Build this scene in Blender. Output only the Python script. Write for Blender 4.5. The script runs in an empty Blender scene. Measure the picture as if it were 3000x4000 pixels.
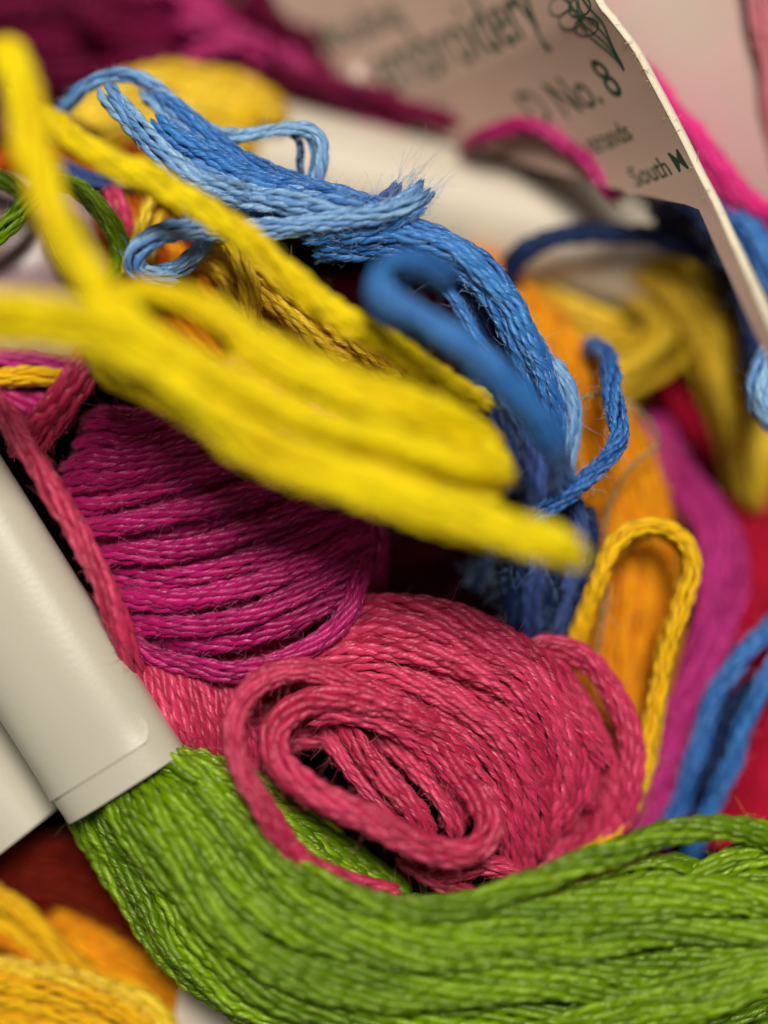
import bpy, math, random
import numpy as np
from mathutils import Vector

# ------------------------------------------------------------------ scale
S = 0.001            # everything below is written in millimetres
D = 62.0             # camera to plane of sharpest focus (mm)
FW = 26.0            # width of the frame at that plane (mm)
PX = 3000.0 / FW     # photograph pixels per mm at that plane
rng = np.random.default_rng(7)

scene = bpy.context.scene
col = scene.collection

# ------------------------------------------------------------------ camera
cam_d = bpy.data.cameras.new("camera")
cam = bpy.data.objects.new("camera", cam_d)
col.objects.link(cam)
cam.location = (0, 0, D * S)
cam.rotation_euler = (0, 0, 0)
cam_d.sensor_fit = 'HORIZONTAL'
cam_d.sensor_width = 36.0
cam_d.lens = 36.0 * D / FW
cam_d.clip_start = 1.0 * S
cam_d.clip_end = 10.0
cam_d.dof.use_dof = True
cam_d.dof.focus_distance = (D + 0.1) * S
APERTURE = 6.8       # mm
cam_d.dof.aperture_fstop = cam_d.lens / (APERTURE * S / 0.001)
scene.camera = cam

# ------------------------------------------------------------------ light
w = bpy.data.worlds.new("World")
scene.world = w
w.use_nodes = True
bg = w.node_tree.nodes["Background"]
bg.inputs[0].default_value = (1.0, 0.93, 0.84, 1)
bg.inputs[1].default_value = 0.016


def area(name, loc, size, watts, colour):
    l = bpy.data.lights.new(name, 'AREA')
    l.shape = 'DISK'
    l.size = size * S
    l.energy = watts * (S / 0.001) ** 2
    l.color = colour
    o = bpy.data.objects.new(name, l)
    col.objects.link(o)
    o.location = Vector(loc) * S
    o.rotation_euler = (-Vector(loc)).to_track_quat('-Z', 'Y').to_euler()
    return o


area("ceiling_lamp", (15, 100, 235), 85, 0.76, (1.0, 0.91, 0.78))
area("fill_light", (30, -60, 235), 70, 0.042, (1.0, 0.93, 0.83))  # added fill with no visible source, softens the dark gaps

vs = scene.view_settings
vs.view_transform = 'Standard'
vs.look = 'None'
vs.exposure = 0.0
vs.gamma = 1.0


# ------------------------------------------------------------------ helpers
def P(x, y, z):
    k = (D - z) / D / PX
    return ((x - 1500.0) * k, (2000.0 - y) * k, z)


def lin(r, g, b):
    f = lambda c: c / 12.92 if c <= 0.04045 else ((c + 0.055) / 1.055) ** 2.4
    return (f(r / 255), f(g / 255), f(b / 255), 1)


def floss(name, c_lo, c_hi, rough=0.45, spec=0.35, sheen=0.04, sheen_c=None, bump=1.0):
    """mercerised cotton: colour drifts between plies and along the thread, fine fibres run along it"""
    m = bpy.data.materials.new(name)
    m.use_nodes = True
    n, l = m.node_tree.nodes, m.node_tree.links
    b = n["Principled BSDF"]
    uv = n.new("ShaderNodeUVMap"); uv.uv_map = "UVMap"
    at = n.new("ShaderNodeAttribute"); at.attribute_name = "ply"
    mp = n.new("ShaderNodeMapping"); mp.inputs[3].default_value = (0.35, 5.5, 1.0)
    l.new(uv.outputs[0], mp.inputs[0])
    fib = n.new("ShaderNodeTexNoise"); fib.inputs["Scale"].default_value = 2.2
    fib.inputs["Detail"].default_value = 3.0
    l.new(mp.outputs[0], fib.inputs["Vector"])
    mp2 = n.new("ShaderNodeMapping"); mp2.inputs[3].default_value = (0.35, 0.6, 1.0)
    l.new(uv.outputs[0], mp2.inputs[0])
    slow = n.new("ShaderNodeTexNoise"); slow.inputs["Scale"].default_value = 1.0
    slow.inputs["Detail"].default_value = 2.0
    l.new(mp2.outputs[0], slow.inputs["Vector"])
    a1 = n.new("ShaderNodeMath"); a1.operation = 'MULTIPLY'; a1.inputs[1].default_value = 0.6
    l.new(fib.outputs[0], a1.inputs[0])
    a2 = n.new("ShaderNodeMath"); a2.operation = 'MULTIPLY_ADD'; a2.inputs[1].default_value = 0.45
    l.new(slow.outputs[0], a2.inputs[0]); l.new(a1.outputs[0], a2.inputs[2])
    a3 = n.new("ShaderNodeMath"); a3.operation = 'MULTIPLY_ADD'; a3.inputs[1].default_value = 0.55
    l.new(at.outputs["Fac"], a3.inputs[0]); l.new(a2.outputs[0], a3.inputs[2])
    mr = n.new("ShaderNodeMapRange")
    mr.inputs[1].default_value = 0.35; mr.inputs[2].default_value = 1.1
    l.new(a3.outputs[0], mr.inputs[0])
    mix = n.new("ShaderNodeMix"); mix.data_type = 'RGBA'
    mix.inputs[6].default_value = lin(*c_lo); mix.inputs[7].default_value = lin(*c_hi)
    l.new(mr.outputs[0], mix.inputs[0])
    l.new(mix.outputs[2], b.inputs["Base Color"])
    b.inputs["Roughness"].default_value = rough
    b.inputs["Specular IOR Level"].default_value = spec
    mx = max(c_hi)
    tint = tuple(0.42 * min(1, v / mx) + 0.58 for v in c_hi)      # dyed fibres give coloured glints
    b.inputs["Specular Tint"].default_value = (*[t_ ** 1.6 for t_ in tint], 1)
    b.inputs["Sheen Weight"].default_value = sheen
    b.inputs["Sheen Roughness"].default_value = 0.4
    if sheen_c:
        b.inputs["Sheen Tint"].default_value = lin(*sheen_c)
    tg = n.new("ShaderNodeTangent"); tg.direction_type = 'UV_MAP'; tg.uv_map = "UVMap"
    l.new(tg.outputs[0], b.inputs["Tangent"])
    b.inputs["Anisotropic"].default_value = 0.7
    b.inputs["Anisotropic Rotation"].default_value = 0.25
    bp = n.new("ShaderNodeBump"); bp.inputs["Strength"].default_value = bump
    bp.inputs["Distance"].default_value = 0.09 * S
    l.new(fib.outputs[0], bp.inputs["Height"])
    l.new(bp.outputs[0], b.inputs["Normal"])
    return m


def fuzz_mat(name, c):
    m = bpy.data.materials.new(name)
    m.use_nodes = True
    b = m.node_tree.nodes["Principled BSDF"]
    b.inputs["Base Color"].default_value = lin(*c)
    b.inputs["Roughness"].default_value = 0.5
    b.inputs["Specular IOR Level"].default_value = 0.5
    return m


def paper(name, c, rough=0.35, spec=0.4, var=0.06, fibre=0.15, coat=0.0, scale=900.0, c2=None):
    m = bpy.data.materials.new(name)
    m.use_nodes = True
    n, l = m.node_tree.nodes, m.node_tree.links
    b = n["Principled BSDF"]
    tc = n.new("ShaderNodeTexCoord")
    n1 = n.new("ShaderNodeTexNoise"); n1.inputs["Scale"].default_value = scale * 0.2
    n1.inputs["Detail"].default_value = 5.0
    l.new(tc.outputs["Object"], n1.inputs["Vector"])
    n2 = n.new("ShaderNodeTexNoise"); n2.inputs["Scale"].default_value = scale * 8
    n2.inputs["Detail"].default_value = 4.0
    l.new(tc.outputs["Object"], n2.inputs["Vector"])
    mix = n.new("ShaderNodeMix"); mix.data_type = 'RGBA'
    lo = c2 if c2 else tuple(int(v * (1 - var)) for v in c)
    mix.inputs[6].default_value = lin(*lo); mix.inputs[7].default_value = lin(*c)
    mr = n.new("ShaderNodeMapRange"); mr.inputs[1].default_value = 0.3; mr.inputs[2].default_value = 0.7
    l.new(n1.outputs[0], mr.inputs[0]); l.new(mr.outputs[0], mix.inputs[0])
    l.new(mix.outputs[2], b.inputs["Base Color"])
    b.inputs["Roughness"].default_value = rough
    b.inputs["Specular IOR Level"].default_value = spec
    b.inputs["Coat Weight"].default_value = coat
    b.inputs["Coat Roughness"].default_value = 0.25
    bp = n.new("ShaderNodeBump"); bp.inputs["Strength"].default_value = fibre
    bp.inputs["Distance"].default_value = 0.03 * S
    l.new(n2.outputs[0], bp.inputs["Height"]); l.new(bp.outputs[0], b.inputs["Normal"])
    return m


def mesh_np(name, V, Q, mat, parent=None, uv=None, ply=None, smooth=True):
    """V (n,3) in mm, Q (m,4) quads (or (m,3))"""
    me = bpy.data.meshes.new(name)
    nv, nq, k = len(V), len(Q), Q.shape[1]
    me.vertices.add(nv)
    me.vertices.foreach_set("co", (np.asarray(V, dtype=np.float32) * S).ravel())
    me.loops.add(nq * k)
    me.loops.foreach_set("vertex_index", Q.astype(np.int32).ravel())
    me.polygons.add(nq)
    me.polygons.foreach_set("loop_start", np.arange(0, nq * k, k, dtype=np.int32))
    me.polygons.foreach_set("loop_total", np.full(nq, k, dtype=np.int32))
    me.polygons.foreach_set("use_smooth", np.full(nq, smooth, dtype=bool))
    me.update(calc_edges=True)
    if uv is not None:
        u = me.uv_layers.new(name="UVMap")
        u.data.foreach_set("uv", uv[Q.ravel()].astype(np.float32).ravel())
    if ply is not None:
        a = me.attributes.new("ply", 'FLOAT', 'POINT')
        a.data.foreach_set("value", ply.astype(np.float32))
    me.materials.append(mat)
    o = bpy.data.objects.new(name, me)
    col.objects.link(o)
    if parent is not None:
        o.parent = parent
    return o


def catmull(pts, m=24):
    p = np.array(pts, float)
    p = np.vstack([2 * p[0] - p[1], p, 2 * p[-1] - p[-2]])
    out = []
    t = np.linspace(0, 1, m, endpoint=False)[:, None]
    for i in range(1, len(p) - 2):
        p0, p1, p2, p3 = p[i - 1], p[i], p[i + 1], p[i + 2]
        out.append(0.5 * ((2 * p1) + (-p0 + p2) * t + (2 * p0 - 5 * p1 + 4 * p2 - p3) * t ** 2
                          + (-p0 + 3 * p1 - 3 * p2 + p3) * t ** 3))
    out.append(p[-2][None])
    return np.vstack(out)


def resample(c, ds=None, n=None):
    d = np.r_[0, np.cumsum(np.linalg.norm(np.diff(c, axis=0), axis=1))]
    if n is None:
        n = max(8, int(d[-1] / ds) + 1)
    s = np.linspace(0, d[-1], n)
    return np.stack([np.interp(s, d, c[:, i]) for i in range(3)], 1), s


def frames(c):
    t = np.gradient(c, axis=0)
    t /= np.linalg.norm(t, axis=1)[:, None] + 1e-12
    nn = np.zeros_like(c)
    v = np.array([0, 0, 1.0]) - t[0] * t[0][2]
    if np.linalg.norm(v) < 1e-3:
        v = np.array([1.0, 0, 0])
    v /= np.linalg.norm(v)
    for i in range(len(c)):
        v = v - t[i] * v.dot(t[i])
        v /= np.linalg.norm(v) + 1e-12
        nn[i] = v
    return t, nn, np.cross(t, nn)


def wob(s, f, k=3):
    r = np.zeros_like(s)
    for j in range(k):
        r += np.sin(s * f * (0.6 + 0.8 * rng.random()) * (1 + j * 0.7) + rng.random() * 6.28) / (1 + j)
    return r / 1.6


QUAL = {  # ds, verts per lobe
    'hi': (0.15, 5), 'mid': (0.19, 4), 'low': (0.26, 3), 'deep': (0.5, 3)}


class Skein:
    """one thing: an Empty at its base, its threads children"""

    def __init__(self, name, label, category, mat, fz=None, group=None):
        o = bpy.data.objects.new(name, None)
        o.empty_display_size = 2 * S
        col.objects.link(o)
        o['label'] = label; o['category'] = category
        if group:
            o['group'] = group
        self.o, self.mat, self.fz = o, mat, fz
        self.hv, self.hq, self.hn = [], [], 0

    def world_strand(self, c, R=0.58, n=None, q='hi', tw=None, sub=1.45, fuzz=8.0, fl=0.7, wobble=0.05,
                     flat=0.9, taper=True, mat=None, name='strand', twist_dir=1, loose=1.25, lobe=0.36):
        ds, kl = QUAL[q]
        if n is None:
            n = 8 if q == 'hi' else 7 if q == 'mid' else 5 if q == 'low' else 4
        c, s = resample(np.asarray(c, float), ds)
        c = c.copy()
        for a in range(3):
            c[:, a] += wobble * wob(s, 0.9)
        t, N, B = frames(c)
        L = s[-1]
        tw = tw if tw is not None else (0.4 + 0.35 * rng.random())
        phi0 = rng.random() * 6.28
        rp = R * {8: 0.34, 7: 0.375, 6: 0.42, 5: 0.45, 4: 0.49, 3: 0.52, 2: 0.55, 1: 1.0}[n]
        ro = R - rp if n > 1 else 0.0
        ang_l = np.radians(np.linspace(-100, 100, kl))
        lr = 1.0 - lobe
        lx = np.r_[lobe + lr * np.cos(ang_l), -lobe - lr * np.cos(ang_l)]
        ly = np.r_[lr * np.sin(ang_l), -lr * np.sin(ang_l)]
        K = len(lx)
        Vs, Qs, Us, Ps = [], [], [], []
        base = 0
        m = len(s)
        edge = np.ones(m)
        if taper:
            for j, f in enumerate((0.05, 0.6, 0.88)):
                if m > 8:
                    edge[j] *= f; edge[-1 - j] *= f
        for i in range(n):
            a = phi0 + 2 * math.pi * i / n + twist_dir * tw * s + 0.25 * loose * wob(s, 0.8)
            rad = ro * (1 + 0.16 * loose * wob(s, 1.3))
            cx, cy = rad * np.cos(a), rad * np.sin(a) * flat
            ctr = c + cx[:, None] * N + cy[:, None] * B
            ph = twist_dir * -1 * 2 * math.pi * s / (sub * (0.92 + 0.16 * rng.random())) + rng.random() * 6.28 + 0.5 * wob(s, 0.7)
            pr = rp * (0.94 + 0.12 * rng.random()) * edge * (1 + 0.05 * wob(s, 2.5))
            px = pr[:, None] * (lx[None] * np.cos(ph)[:, None] - ly[None] * np.sin(ph)[:, None])
            py = pr[:, None] * (lx[None] * np.sin(ph)[:, None] + ly[None] * np.cos(ph)[:, None])
            V = ctr[:, None, :] + px[..., None] * N[:, None, :] + py[..., None] * B[:, None, :]
            Vs.append(V.reshape(-1, 3))
            idx = np.arange(m * K).reshape(m, K)
            i0 = idx[:-1]; i1 = idx[1:]
            Q = np.stack([i0, np.roll(i0, -1, 1), np.roll(i1, -1, 1), i1], -1).reshape(-1, 4)
            Qs.append(Q + base)
            base += m * K
            us = np.repeat(s[:, None] + 17.0 * i, K, 1)
            vv = np.repeat((np.arange(K) / K)[None], m, 0)
            Us.append(np.stack([us, vv + 3.1 * i], -1).reshape(-1, 2))
            Ps.append(np.full(m * K, rng.random()))
        ob = mesh_np(name, np.vstack(Vs), np.vstack(Qs), mat or self.mat, self.o,
                     uv=np.vstack(Us), ply=np.concatenate(Ps))
        # stray fibres standing off the thread
        if self.fz is not None and fuzz > 0:
            cnt = int(L * fuzz * 1.4)
            if cnt:
                ii = rng.integers(2, m - 2, cnt)
                th = rng.random(cnt) * 6.28
                rad0 = R * (0.75 + 0.2 * rng.random(cnt))
                nv = np.cos(th)[:, None] * N[ii] + np.sin(th)[:, None] * B[ii] * flat
                p0 = c[ii] + nv * rad0[:, None]
                dirs = nv * (0.25 + 0.6 * rng.random(cnt))[:, None] + t[ii] * rng.uniform(-1, 1, cnt)[:, None] \
                    + rng.normal(0, 0.3, (cnt, 3))
                dirs /= np.linalg.norm(dirs, axis=1)[:, None]
                self.hairs(p0, dirs, fl * (0.15 + 0.85 * rng.random(cnt) ** 2))
            cnt = int(L * (45 if q == 'hi' else 0))
            if cnt:                    # the short nap close to the thread
                ii = rng.integers(2, m - 2, cnt)
                th = rng.random(cnt) * 6.28
                nv = np.cos(th)[:, None] * N[ii] + np.sin(th)[:, None] * B[ii] * flat
                p0 = c[ii] + nv * (R * (0.8 + 0.15 * rng.random(cnt)))[:, None]
                dirs = nv * (0.05 + 0.3 * rng.random(cnt))[:, None] + t[ii] * np.sign(rng.uniform(-1, 1, cnt))[:, None] \
                    + rng.normal(0, 0.22, (cnt, 3))
                dirs /= np.linalg.norm(dirs, axis=1)[:, None]
                self.nap(p0, dirs, 0.1 + 0.28 * rng.random(cnt))
        return ob

    def hairs(self, p0, dirs, length, wd=0.0065, k=5, curl=0.8):
        cnt = len(p0)
        bend = rng.normal(0, curl, (cnt, 3))
        u = np.linspace(0, 1, k)
        pts = p0[:, None] + length[:, None, None] * (dirs[:, None] * u[None, :, None]
                                                     + 0.5 * bend[:, None] * (u ** 2)[None, :, None]
                                                     + 0.12 * np.sin(6 * u[None, :, None] + rng.random((cnt, 1, 1)) * 6) * rng.normal(0, 1, (cnt, 1, 3)) * u[None, :, None])
        side = np.cross(dirs, rng.normal(0, 1, (cnt, 3)))
        side /= np.linalg.norm(side, axis=1)[:, None] + 1e-9
        side2 = np.cross(dirs, side)
        wdt = wd * np.linspace(1, 0.5, k)[None, :, None]
        # three-sided fibre
        tri = [pts + wdt * (math.cos(a) * side[:, None] + math.sin(a) * side2[:, None]) for a in (0, 2.094, 4.189)]
        V = np.stack(tri, 2)          # cnt,k,3,3
        idx = np.arange(cnt * k * 3).reshape(cnt, k, 3)
        i0, i1 = idx[:, :-1], idx[:, 1:]
        Q = np.stack([i0, np.roll(i0, -1, 2), np.roll(i1, -1, 2), i1], -1).reshape(-1, 4)
        self.hv.append(V.reshape(-1, 3)); self.hq.append(Q + self.hn)
        self.hn += cnt * k * 3

    def nap(self, p0, dirs, length, wd=0.007):
        cnt = len(p0)
        side = np.cross(dirs, rng.normal(0, 1, (cnt, 3)))
        side /= np.linalg.norm(side, axis=1)[:, None] + 1e-9
        bend = rng.normal(0, 0.4, (cnt, 3))
        rows = []
        for u in (0.0, 0.5, 1.0):
            p = p0 + length[:, None] * (dirs * u + 0.5 * bend * u * u)
            rows += [p - side * wd * (1 - .5 * u), p + side * wd * (1 - .5 * u)]
        V = np.stack(rows, 1)
        b = (np.arange(cnt) * 6)[:, None]
        Q = np.vstack([b + np.array([[0, 1, 3, 2]]), b + np.array([[2, 3, 5, 4]])])
        self.hv.append(V.reshape(-1, 3)); self.hq.append(Q + self.hn)
        self.hn += cnt * 6

    def strand(self, pts, **kw):
        return self.world_strand(catmull([P(*p) for p in pts]), **kw)

    def fan(self, guides, ts, dz=0.0, jit=0.15, zj=0.15, **kw):
        """threads laid between neighbouring guide paths; t = 0..len(guides)-1"""
        G = [resample(catmull([P(*p) for p in g]), n=80)[0] for g in guides]
        for t in ts:
            i = min(int(t), len(G) - 2); f = t - i
            c = G[i] * (1 - f) + G[i + 1] * f
            s = np.linspace(0, 1, 80)
            c = c.copy()
            c[:, 0] += jit * wob(s, 5); c[:, 1] += jit * wob(s, 5)
            c[:, 2] += dz + zj * wob(s, 5)
            self.world_strand(c, **kw)

    def done(self):
        if self.hv:
            f = mesh_np('fuzz', np.vstack(self.hv), np.vstack(self.hq), self.fz, self.o)
            f['kind'] = 'stuff'


def zs(pts, z):
    """give 2-D pixel paths a depth: a number or a list of (fraction, depth)"""
    n = len(pts)
    if isinstance(z, (int, float)):
        return [(x, y, z) for x, y in pts]
    fx = [a for a, b in z]; fz = [b for a, b in z]
    return [(x, y, float(np.interp(i / (n - 1), fx, fz))) for i, (x, y) in enumerate(pts)]


def thing(o, label, category, group=None):
    o['label'] = label; o['category'] = category
    if group:
        o['group'] = group
    return o


def grid_sheet(name, F, nu, nv, th, mat, parent=None, flip=False):
    """solid sheet: F(u,v) -> point (mm), thickened along its normal by th"""
    U, W = np.meshgrid(np.linspace(0, 1, nu), np.linspace(0, 1, nv), indexing='ij')
    A = np.array([[F(u, v) for v in np.linspace(0, 1, nv)] for u in np.linspace(0, 1, nu)], float)
    du = np.gradient(A, axis=0); dv = np.gradient(A, axis=1)
    nrm = np.cross(du, dv); nrm /= np.linalg.norm(nrm, axis=2)[..., None] + 1e-12
    if flip:
        nrm = -nrm
    Bk = A - nrm * th
    V = np.vstack([A.reshape(-1, 3), Bk.reshape(-1, 3)])
    idx = np.arange(nu * nv).reshape(nu, nv); off = nu * nv
    Q = [np.stack([idx[:-1, :-1], idx[1:, :-1], idx[1:, 1:], idx[:-1, 1:]], -1).reshape(-1, 4)]
    b = idx + off
    Q.append(np.stack([b[:-1, :-1], b[:-1, 1:], b[1:, 1:], b[1:, :-1]], -1).reshape(-1, 4))
    loop = np.r_[idx[:, 0], idx[-1, 1:], idx[-2::-1, -1], idx[0, -2:0:-1]]
    nl = np.roll(loop, -1)
    Q.append(np.stack([loop, loop + off, nl + off, nl], -1))
    Q = np.vstack(Q)
    o = mesh_np(name, V, Q, mat, parent)
    o.data.set_sharp_from_angle(angle=math.radians(40))
    return o, A, nrm


# ------------------------------------------------------------------ materials
M_yel = floss('yellow cotton', (226, 190, 0), (255, 236, 0), rough=0.42, spec=0.4, sheen=0.06)
M_yold = floss('deep yellow cotton', (212, 160, 4), (250, 218, 40), rough=0.33, spec=1.0, sheen=0.06)
M_gold = floss('golden cotton', (226, 160, 4), (250, 205, 18), rough=0.45, spec=0.35, sheen=0.06)
M_ora = floss('orange cotton', (216, 112, 0), (252, 176, 10), rough=0.5, spec=0.3)
M_blue = floss('blue cotton', (14, 60, 150), (62, 138, 220), rough=0.33, spec=1.0, sheen_c=(190, 215, 255))
M_lblue = floss('light blue cotton', (56, 122, 204), (146, 194, 238), rough=0.33, spec=1.0, sheen_c=(210, 225, 255))
M_dblue = floss('faded blue cotton', (26, 40, 100), (64, 90, 160), rough=0.5, spec=0.3, sheen=0.25, sheen_c=(190, 200, 240))
M_navy = floss('navy cotton', (5, 16, 46), (18, 42, 92), rough=0.45, spec=0.4)
M_coral = floss('coral cotton', (156, 10, 54), (220, 62, 110), rough=0.33, spec=1.0, sheen=0.06, sheen_c=(255, 190, 200))
M_mag = floss('magenta cotton', (134, 2, 74), (200, 28, 122), rough=0.33, spec=1.0, sheen=0.06, sheen_c=(255, 170, 220))
M_purp = floss('purple magenta cotton', (150, 20, 100), (190, 48, 136), rough=0.45, spec=0.4)
M_pink = floss('hot pink cotton', (214, 16, 120), (240, 60, 150), rough=0.45, spec=0.4)
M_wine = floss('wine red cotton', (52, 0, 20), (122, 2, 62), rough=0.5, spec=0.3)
M_red = floss('crimson cotton', (158, 0, 36), (204, 14, 60), rough=0.5, spec=0.3)
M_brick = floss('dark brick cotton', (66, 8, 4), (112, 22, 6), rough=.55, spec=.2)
M_rust = floss('rust orange cotton', (150, 50, 4), (190, 84, 6), rough=0.5, spec=0.3)
M_green = floss('green cotton', (46, 84, 0), (126, 168, 2), rough=0.33, spec=1.0, sheen=0.06, sheen_c=(220, 240, 150))
M_cream = floss('cream cord', (176, 156, 96), (216, 200, 150), rough=0.45, spec=0.4)
F_yel = fuzz_mat('yellow fibre', (240, 210, 60))
F_blue = fuzz_mat('blue fibre', (150, 190, 235))
F_coral = fuzz_mat('coral fibre', (226, 100, 126))
F_mag = fuzz_mat('magenta fibre', (206, 80, 150))
F_green = fuzz_mat('green fibre', (176, 200, 90))
F_ora = fuzz_mat('orange fibre', (235, 160, 60))
F_paper = fuzz_mat('paper fibre', (225, 215, 195))
M_band = paper('white band paper', (192, 190, 176), rough=0.34, spec=0.5, var=0.03, fibre=0.22)
M_white = paper('white paper', (214, 206, 190), rough=0.45, spec=0.3, var=0.04)
M_card = paper('cream card', (196, 168, 154), rough=0.5, spec=0.25, var=0.04)
M_cardedge = paper('card edge', (240, 232, 212), rough=0.8, spec=0.1, var=0.08, fibre=0.6)
M_pinkrefl = paper('pink reflection paper', (196, 150, 154), rough=0.5, spec=0.3, c2=(170, 160, 146), coat=0.0, scale=900)  # pink and grey reflections put into the paper colour
M_mauve = paper('pale mauve paper', (188, 160, 170), rough=0.22, spec=0.5, c2=(170, 138, 152), coat=0.4)
M_floor = paper('table top', (150, 140, 128), rough=0.6)
M_ink = bpy.data.materials.new('green ink'); M_ink.use_nodes = True
M_ink.node_tree.nodes["Principled BSDF"].inputs["Base Color"].default_value = lin(24, 66, 48)
M_ink.node_tree.nodes["Principled BSDF"].inputs["Roughness"].default_value = 0.55
M_glint = bpy.data.materials.new('glint white'); M_glint.use_nodes = True  # for the spheres that stand in for blurred glints
M_glint.node_tree.nodes["Principled BSDF"].inputs["Base Color"].default_value = lin(236, 222, 216)
M_glint.node_tree.nodes["Principled BSDF"].inputs["Roughness"].default_value = 0.12

# ------------------------------------------------------------------ the surface below
V = np.array([[-60, -60, -17], [60, -60, -17], [60, 60, -17], [-60, 60, -17]], float)
g = mesh_np('table_top', V, np.array([[0, 1, 2, 3]]), M_floor, smooth=False)
g['kind'] = 'structure'

# ================================================================== deep layer, coloured near-black so the gaps read as shade
sk = Skein('embroidery_skein', 'dark wine red skein lying deepest, gap shade painted into its colour', 'floss skein', floss('gap shade wine cotton', (34, 0, 12), (58, 0, 20), rough=.7, spec=.1, sheen=0))
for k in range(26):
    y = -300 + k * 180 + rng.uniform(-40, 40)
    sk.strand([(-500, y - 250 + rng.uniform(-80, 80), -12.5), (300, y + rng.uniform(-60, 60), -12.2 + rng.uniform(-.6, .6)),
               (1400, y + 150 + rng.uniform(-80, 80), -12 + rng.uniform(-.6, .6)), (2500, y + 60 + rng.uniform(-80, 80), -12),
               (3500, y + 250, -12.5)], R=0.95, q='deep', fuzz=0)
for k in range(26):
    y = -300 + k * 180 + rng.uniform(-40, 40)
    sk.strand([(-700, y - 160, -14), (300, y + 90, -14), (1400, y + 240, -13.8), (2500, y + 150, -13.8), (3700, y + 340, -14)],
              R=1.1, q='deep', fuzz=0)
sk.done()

# ================================================================== wine skein at the top
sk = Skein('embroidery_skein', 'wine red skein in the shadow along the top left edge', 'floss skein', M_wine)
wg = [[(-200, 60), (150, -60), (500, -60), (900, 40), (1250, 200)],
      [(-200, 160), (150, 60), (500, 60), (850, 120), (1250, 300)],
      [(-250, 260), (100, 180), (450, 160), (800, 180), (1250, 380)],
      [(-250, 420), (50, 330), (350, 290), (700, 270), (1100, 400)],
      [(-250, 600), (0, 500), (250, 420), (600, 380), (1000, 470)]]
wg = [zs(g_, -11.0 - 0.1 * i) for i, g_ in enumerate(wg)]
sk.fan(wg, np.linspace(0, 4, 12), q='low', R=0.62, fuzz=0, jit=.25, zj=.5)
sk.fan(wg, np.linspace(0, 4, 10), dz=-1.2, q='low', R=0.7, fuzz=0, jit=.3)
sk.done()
sk = Skein('embroidery_skein', 'magenta strands bowed under the blue loop at the top', 'floss skein', M_mag)
mg = [zs([(560, -60), (700, -20), (780, 60), (860, 180), (980, 230), (1100, 330), (1250, 440)], -9.8),
      zs([(640, -80), (760, -10), (860, 90), (960, 190), (1080, 230), (1200, 320), (1400, 470)], -9.6),
      zs([(700, 260), (820, 190), (950, 170), (1080, 210), (1210, 320), (1360, 430), (1600, 520)], -9)]
sk.fan(mg, [0, .5, 1, 1.5, 2], q='low', R=0.6, fuzz=0, jit=.1)
sk.strand([(300, -100, -9), (360, 60, -8.6), (480, 180, -9.6), (640, 240, -9.8), (820, 240, -10)], q='low', R=.6, fuzz=0, mat=M_wine)
sk.strand([(1000, -100, -9), (1020, 0, -8.4), (1080, 100, -8.4), (1180, 200, -9.8), (1300, 290, -10.2)], q='low', R=.6, fuzz=0, mat=M_wine)
sk.strand([(150, 330, -8.6), (300, 300, -8.2), (480, 270, -9.2), (660, 250, -9.4), (760, 230, -9.6)], q='low', R=.55, fuzz=0, mat=M_wine)
sk.strand([(1800, 590, -8), (1870, 545, -6.2), (2000, 492, -5.2), (2120, 505, -4.7), (2220, 570, -4.5), (2300, 640, -4.1), (2370, 725, -4.0), (2420, 800, -4.6)],
          q='low', R=.42, fuzz=0)
sk.strand([(1900, 600, -10), (2010, 560, -9), (2120, 580, -9), (2210, 640, -9.3), (2300, 740, -10)], q='low', R=.55, fuzz=0)
sk.strand([(1150, 420, -10), (1400, 500, -10), (1750, 590, -10.3), (2100, 680, -10.5), (2400, 770, -11)], q='low', R=.8, fuzz=0, mat=M_wine)
sk.strand([(1000, 260, -8.6), (1250, 330, -7.8), (1500, 400, -7.8), (1800, 480, -7.9), (2100, 560, -8), (2380, 640, -8), (2600, 700, -8)], q='low', R=.5, fuzz=0, mat=M_wine)
sk.strand([(1200, 300, -9.4), (1450, 370, -9), (1750, 450, -9), (2100, 530, -9), (2400, 620, -9), (2650, 700, -9)], q='low', R=.55, fuzz=0, mat=M_wine)
sk.done()

# ================================================================== printed card, seen along its edge
EDGE = [(1930, -820, -.8), (2080, -520, -.6), (2210, -260, -0.4), (2328, 0, 0), (2386, 78, 0), (2476, 199, 0), (2542, 320, 0), (2603, 434, 0.0), (2669, 561, 0.1),
        (2724, 675, 0.4), (2790, 802, 0.9), (2844, 922, 1.6), (2885, 1010, 2.1), (2950, 1150, 3), (3015, 1290, 3.8), (3150, 1560, 5)]
EC, ES = resample(catmull([P(*p) for p in EDGE]), n=200)
EL = ES[-1]
BMAX = 15.0
_b = np.linspace(0, BMAX, 200)
_al = np.radians(np.interp(_b, [0, 3, 8, 15], [62, 58, 46, 34]))
_lat = np.r_[0, np.cumsum(np.cos(_al))[:-1] * (_b[1] - _b[0])]
_dep = np.r_[0, np.cumsum(np.sin(_al))[:-1] * (_b[1] - _b[0])]


_ex = EC[:, 0] * PX * D / (D - EC[:, 2]) + 1500.0
_ey = 2000.0 - EC[:, 1] * PX * D / (D - EC[:, 2])
_t = np.clip((270.0 - _ey + 0.345 * (_ex - 1200.0)) / 0.716, 40, 1500)     # how far the sheet reaches inward
_cb = np.interp(_t / PX * 1.1, _lat, _b)
_ca = ES


def card_pt(a, b):
    """a mm along the edge from its top, b mm inward"""
    e = np.array([np.interp(a, ES, EC[:, i]) for i in range(3)])
    la, de = np.interp(b, _b, _lat), np.interp(b, _b, _dep)
    return e + np.array([-0.985 * la, -0.15 * la, -de])


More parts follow.
